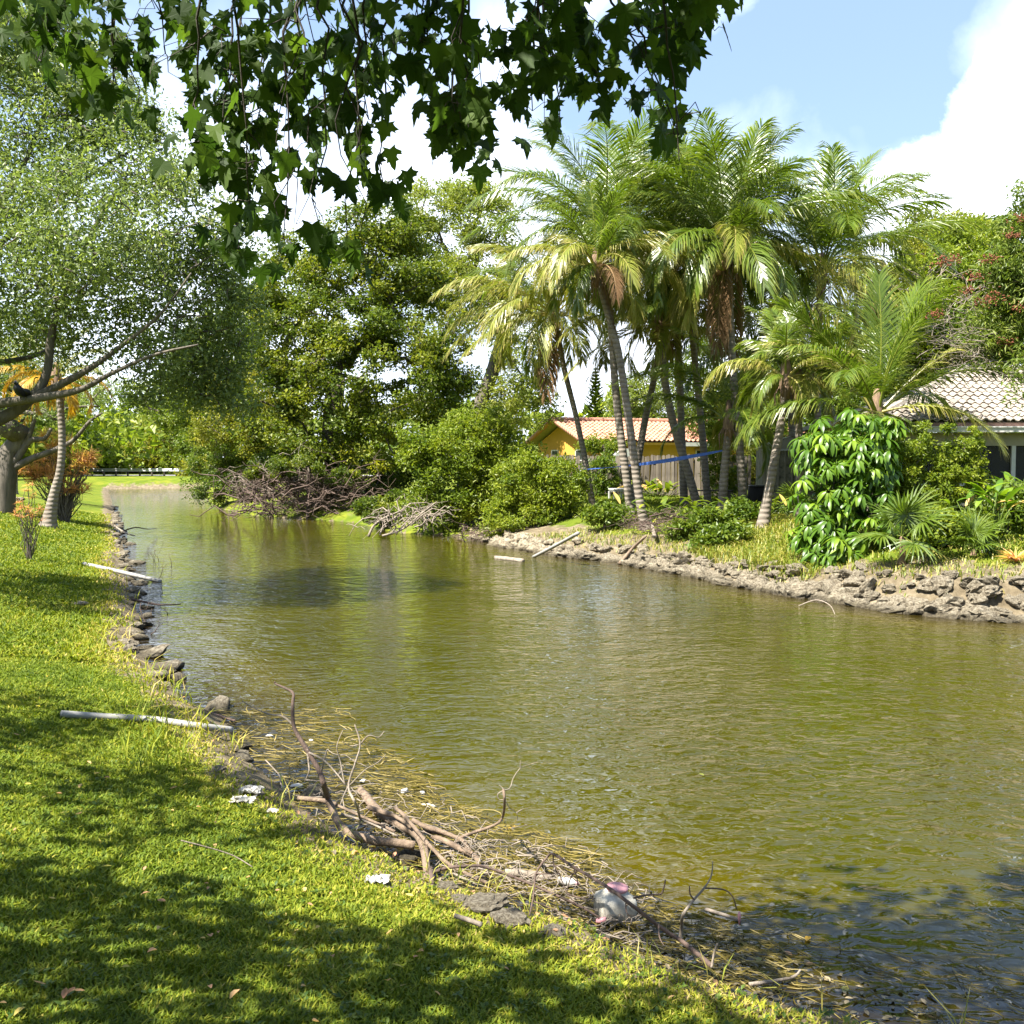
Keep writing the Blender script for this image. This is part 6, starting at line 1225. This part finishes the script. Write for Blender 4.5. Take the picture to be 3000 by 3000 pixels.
# ---------------------------------------------------------------- maple over the camera
half = np.array([(0, 0), (.10, -.06), (.33, -.18), (.29, -.02), (.38, .07), (.66, .22), (.50, .28), (.54, .43), (.34, .37), (.27, .45), (.34, .65), (.19, .65), (.15, .83), (0, 1.12)])
outl = np.vstack([half, half[1:-1][::-1] * [-1, 1]]); cen_ = np.array([0, .27]); nO = len(outl)
def maple_verts(seed):
    rg = np.random.default_rng(seed); P2 = np.vstack([outl * (1 + .06 * rg.normal(size=outl.shape)), cen_]); x, y = P2[:, 0], P2[:, 1]
    z = .10 * np.abs(x) - .3 * (x ** 2 + (y - .3) ** 2) * rg.uniform(-.6, 2.2) + .04 * rg.normal() * x; return np.stack([x, y, z], 1)
mT = np.array([[nO, i, (i + 1) % nO] for i in range(nO)]); mV = [maple_verts(k) for k in range(8)]; mM = []
for k in range(8): mb = MB(); mb.add(mV[k], None, mT, .25 + .08 * k); mM.append(mb.mesh('leaf', G['maple'], smooth=False))
mtree = empty('maple_tree', (-5.2, -1.2, hz(-5.2, -1.2))); tag(mtree, 'maple tree whose dark lobed leaves hang across the top of the view', 'tree')
ell = [(150, 60, 190, 130, 51), (120, 150, 110, 70, 22), (330, 200, 130, 110, 40), (340, 270, 70, 60, 18), (480, 80, 200, 130, 56), (650, 290, 150, 190, 64), (740, 420, 180, 170, 61), (730, 560, 100, 75, 20), (850, 150, 160, 160, 48), (900, 350, 105, 160, 31), (560, 400, 55, 60, 15),
       (700, 715, 85, 32, 19), (830, 690, 40, 26, 6), (950, 690, 55, 36, 14), (1020, 720, 50, 45, 14), (1130, 555, 55, 50, 16), (1060, 470, 40, 40, 10), (1080, 300, 85, 120, 34), (1040, 100, 105, 115, 34), (1250, 90, 200, 115, 68), (1350, 290, 100, 140, 48), (1380, 395, 80, 55, 22), (1300, 370, 60, 60, 18), (1560, 140, 130, 120, 41),
       (1560, 300, 75, 60, 18), (1640, 350, 14, 20, 2), (1700, 90, 150, 105, 45), (1760, 210, 110, 85, 28), (1950, 90, 120, 115, 40), (1930, 220, 100, 105, 28), (2010, 60, 60, 60, 15), (2090, 70, 48, 28, 7), (1990, 375, 50, 55, 10), (1990, 470, 12, 10, 1)]
rg = np.random.default_rng(77); twm = MB(); items = []
for (cx, cy, rx, ry, n_) in ell:
    Y = rg.uniform(3.7, 4.3); c0 = P(cx, cy, Y); topp = P(cx + rg.normal() * 60 + (0 if cx < 1700 else -120), min(-80, cy - 250), Y + rg.uniform(-.3, .1))
    main = wander(topp, c0 + [0, 0, -ry * Y / 3000 * .4], 8, .10); tube(twm, main, np.linspace(.006, .002, 8), 5, .5, cap=False); anchors = [main[k] for k in range(2, 8)]
    for s_ in range(max(2, n_ // 8)):
        a = main[rg.integers(2, 8)]; an = rg.uniform(0, 6.28); e_ = c0 + np.array([math.cos(an) * rx, 0, math.sin(an) * ry]) * Y / 3000 * rg.uniform(.3, .95) + np.array([0, rg.normal() * .18, 0])
        w_2 = wander(a, e_, 5, .2); tube(twm, w_2, np.linspace(.003, .0012, 5), 4, .5, cap=False); anchors += [w_2[k] for k in range(1, 5)]
    A2 = np.array(anchors)
    for k in range(n_):
        an = rg.uniform(0, 6.283); rr = rg.random() ** .5; q = c0 + np.array([math.cos(an) * rx * rr, 0, math.sin(an) * ry * rr]) * Y / 3000 + np.array([0, rg.normal() * .2, 0]); a = A2[np.argmin(np.linalg.norm(A2 - q, axis=1))]
        if k % 4 == 0: q = main[rg.integers(1, 8)] + rg.normal(size=3) * [.09, .07, .09]
        q = q * .88 + a * .12; size = rg.uniform(.045, .105)
        tip = unit(np.array([rg.normal() * .42, rg.normal() * .42, -1.0])); nrm = np.array([rg.normal() * .8, -.9 + rg.normal() * .6, .35 + rg.normal() * .45]); nrm = unit(nrm - tip * (nrm @ tip)); sx_ = np.cross(tip, nrm)
        items.append((q[1] + rg.random() * .5, q, np.stack([sx_, tip, nrm], 1) * size, int(rg.integers(8)), rg.random())); pe = q - tip * size * .05
        if np.linalg.norm(a - pe) < .11: tube(twm, [a, (a + pe) / 2 + [0, 0, .01], pe], [.0016, .0013, .0012], 3, .5, cap=False)
items.sort(key=lambda t_: t_[0]); rest = MB(); mo = Vector(mtree.location)
for k, (yy, q, B_, mi, tone) in enumerate(items):
    if k < 300:
        o = link('leaf', mM[mi], mtree); o.matrix_local = Matrix(((B_[0, 0], B_[0, 1], B_[0, 2], q[0] - mo.x), (B_[1, 0], B_[1, 1], B_[1, 2], q[1] - mo.y), (B_[2, 0], B_[2, 1], B_[2, 2], q[2] - mo.z), (0, 0, 0, 1)))
    else: rest.add(mV[mi] @ B_.T + q, None, mT, tone)
# the crown overhead, out of the frame: it casts the shade on the near lawn
hid = MB(); cl = []
while len(cl) < 760:
    x, y, z = rg.uniform(-9.0, 2.3), rg.uniform(-3.8, 3.7), rg.uniform(4.3, 7.0)
    if (z - EYE) / max(y, .01) < .50 and y > 0: continue
    hh = z - .9; gx, gy = x - sdir.x / sdir.z * hh, y - sdir.y / sdir.z * hh
    if gy > (5.05 - .25 * (gx + 2.5) if gx < .8 else 5.7): continue
    cl.append((x, y, z))
for _ in range(34):
    y = rg.uniform(4.2, 7.6); x = -.53 * y - rg.uniform(1.6, 4.6); cl.append((x, y, rg.uniform(5.2, 7)))
cl = np.array(cl); k = 60; pos = np.repeat(cl, k, 0) + rnd_dirs(len(cl) * k) * (R.random(len(cl) * k) ** .5)[:, None] * [.62, .62, .4]; pos = pos[~((pos[:, 1] > 0) & ((pos[:, 2] - EYE) / np.maximum(pos[:, 1], .01) < .475))]
leaves(hid, pos, .13, .9, R.random(len(pos)), .5)
tag(rest.build('foliage', G['maple'], mtree, smooth=False), kind='stuff'); tag(hid.build('crown', G['maple'], mtree, smooth=False), kind='stuff')
tkm = MB(); tb0 = np.array(mtree.location); skeleton(tkm, [tb0 - [0, 0, .1], tb0 + [.1, .1, 1.5], tb0 + [.3, .3, 3.0], tb0 + [.6, .5, 4.2]], [.24, .19, .16, .11], cl[::2], .014, 7); tkm.build('trunk', G['bark'], mtree)
b0 = tb0 + [.5, .4, 3.6]
for xx in (-2.0, -.6, .6, 1.6): tube(twm, spline([b0, b0 + [2, 1.6, 1.0], [xx * .8, 2.6, 4.9], [xx, 3.7, 4.55]], 14), np.linspace(.06, .010, 14), 6, .5)
G['barkb'] = barkmat('bark_dark_twig', (.02, .016, .012), (.06, .048, .036)); twm.build('branches', G['barkb'], mtree)  # darker bark tone shared by all maple twigs and hanging branches
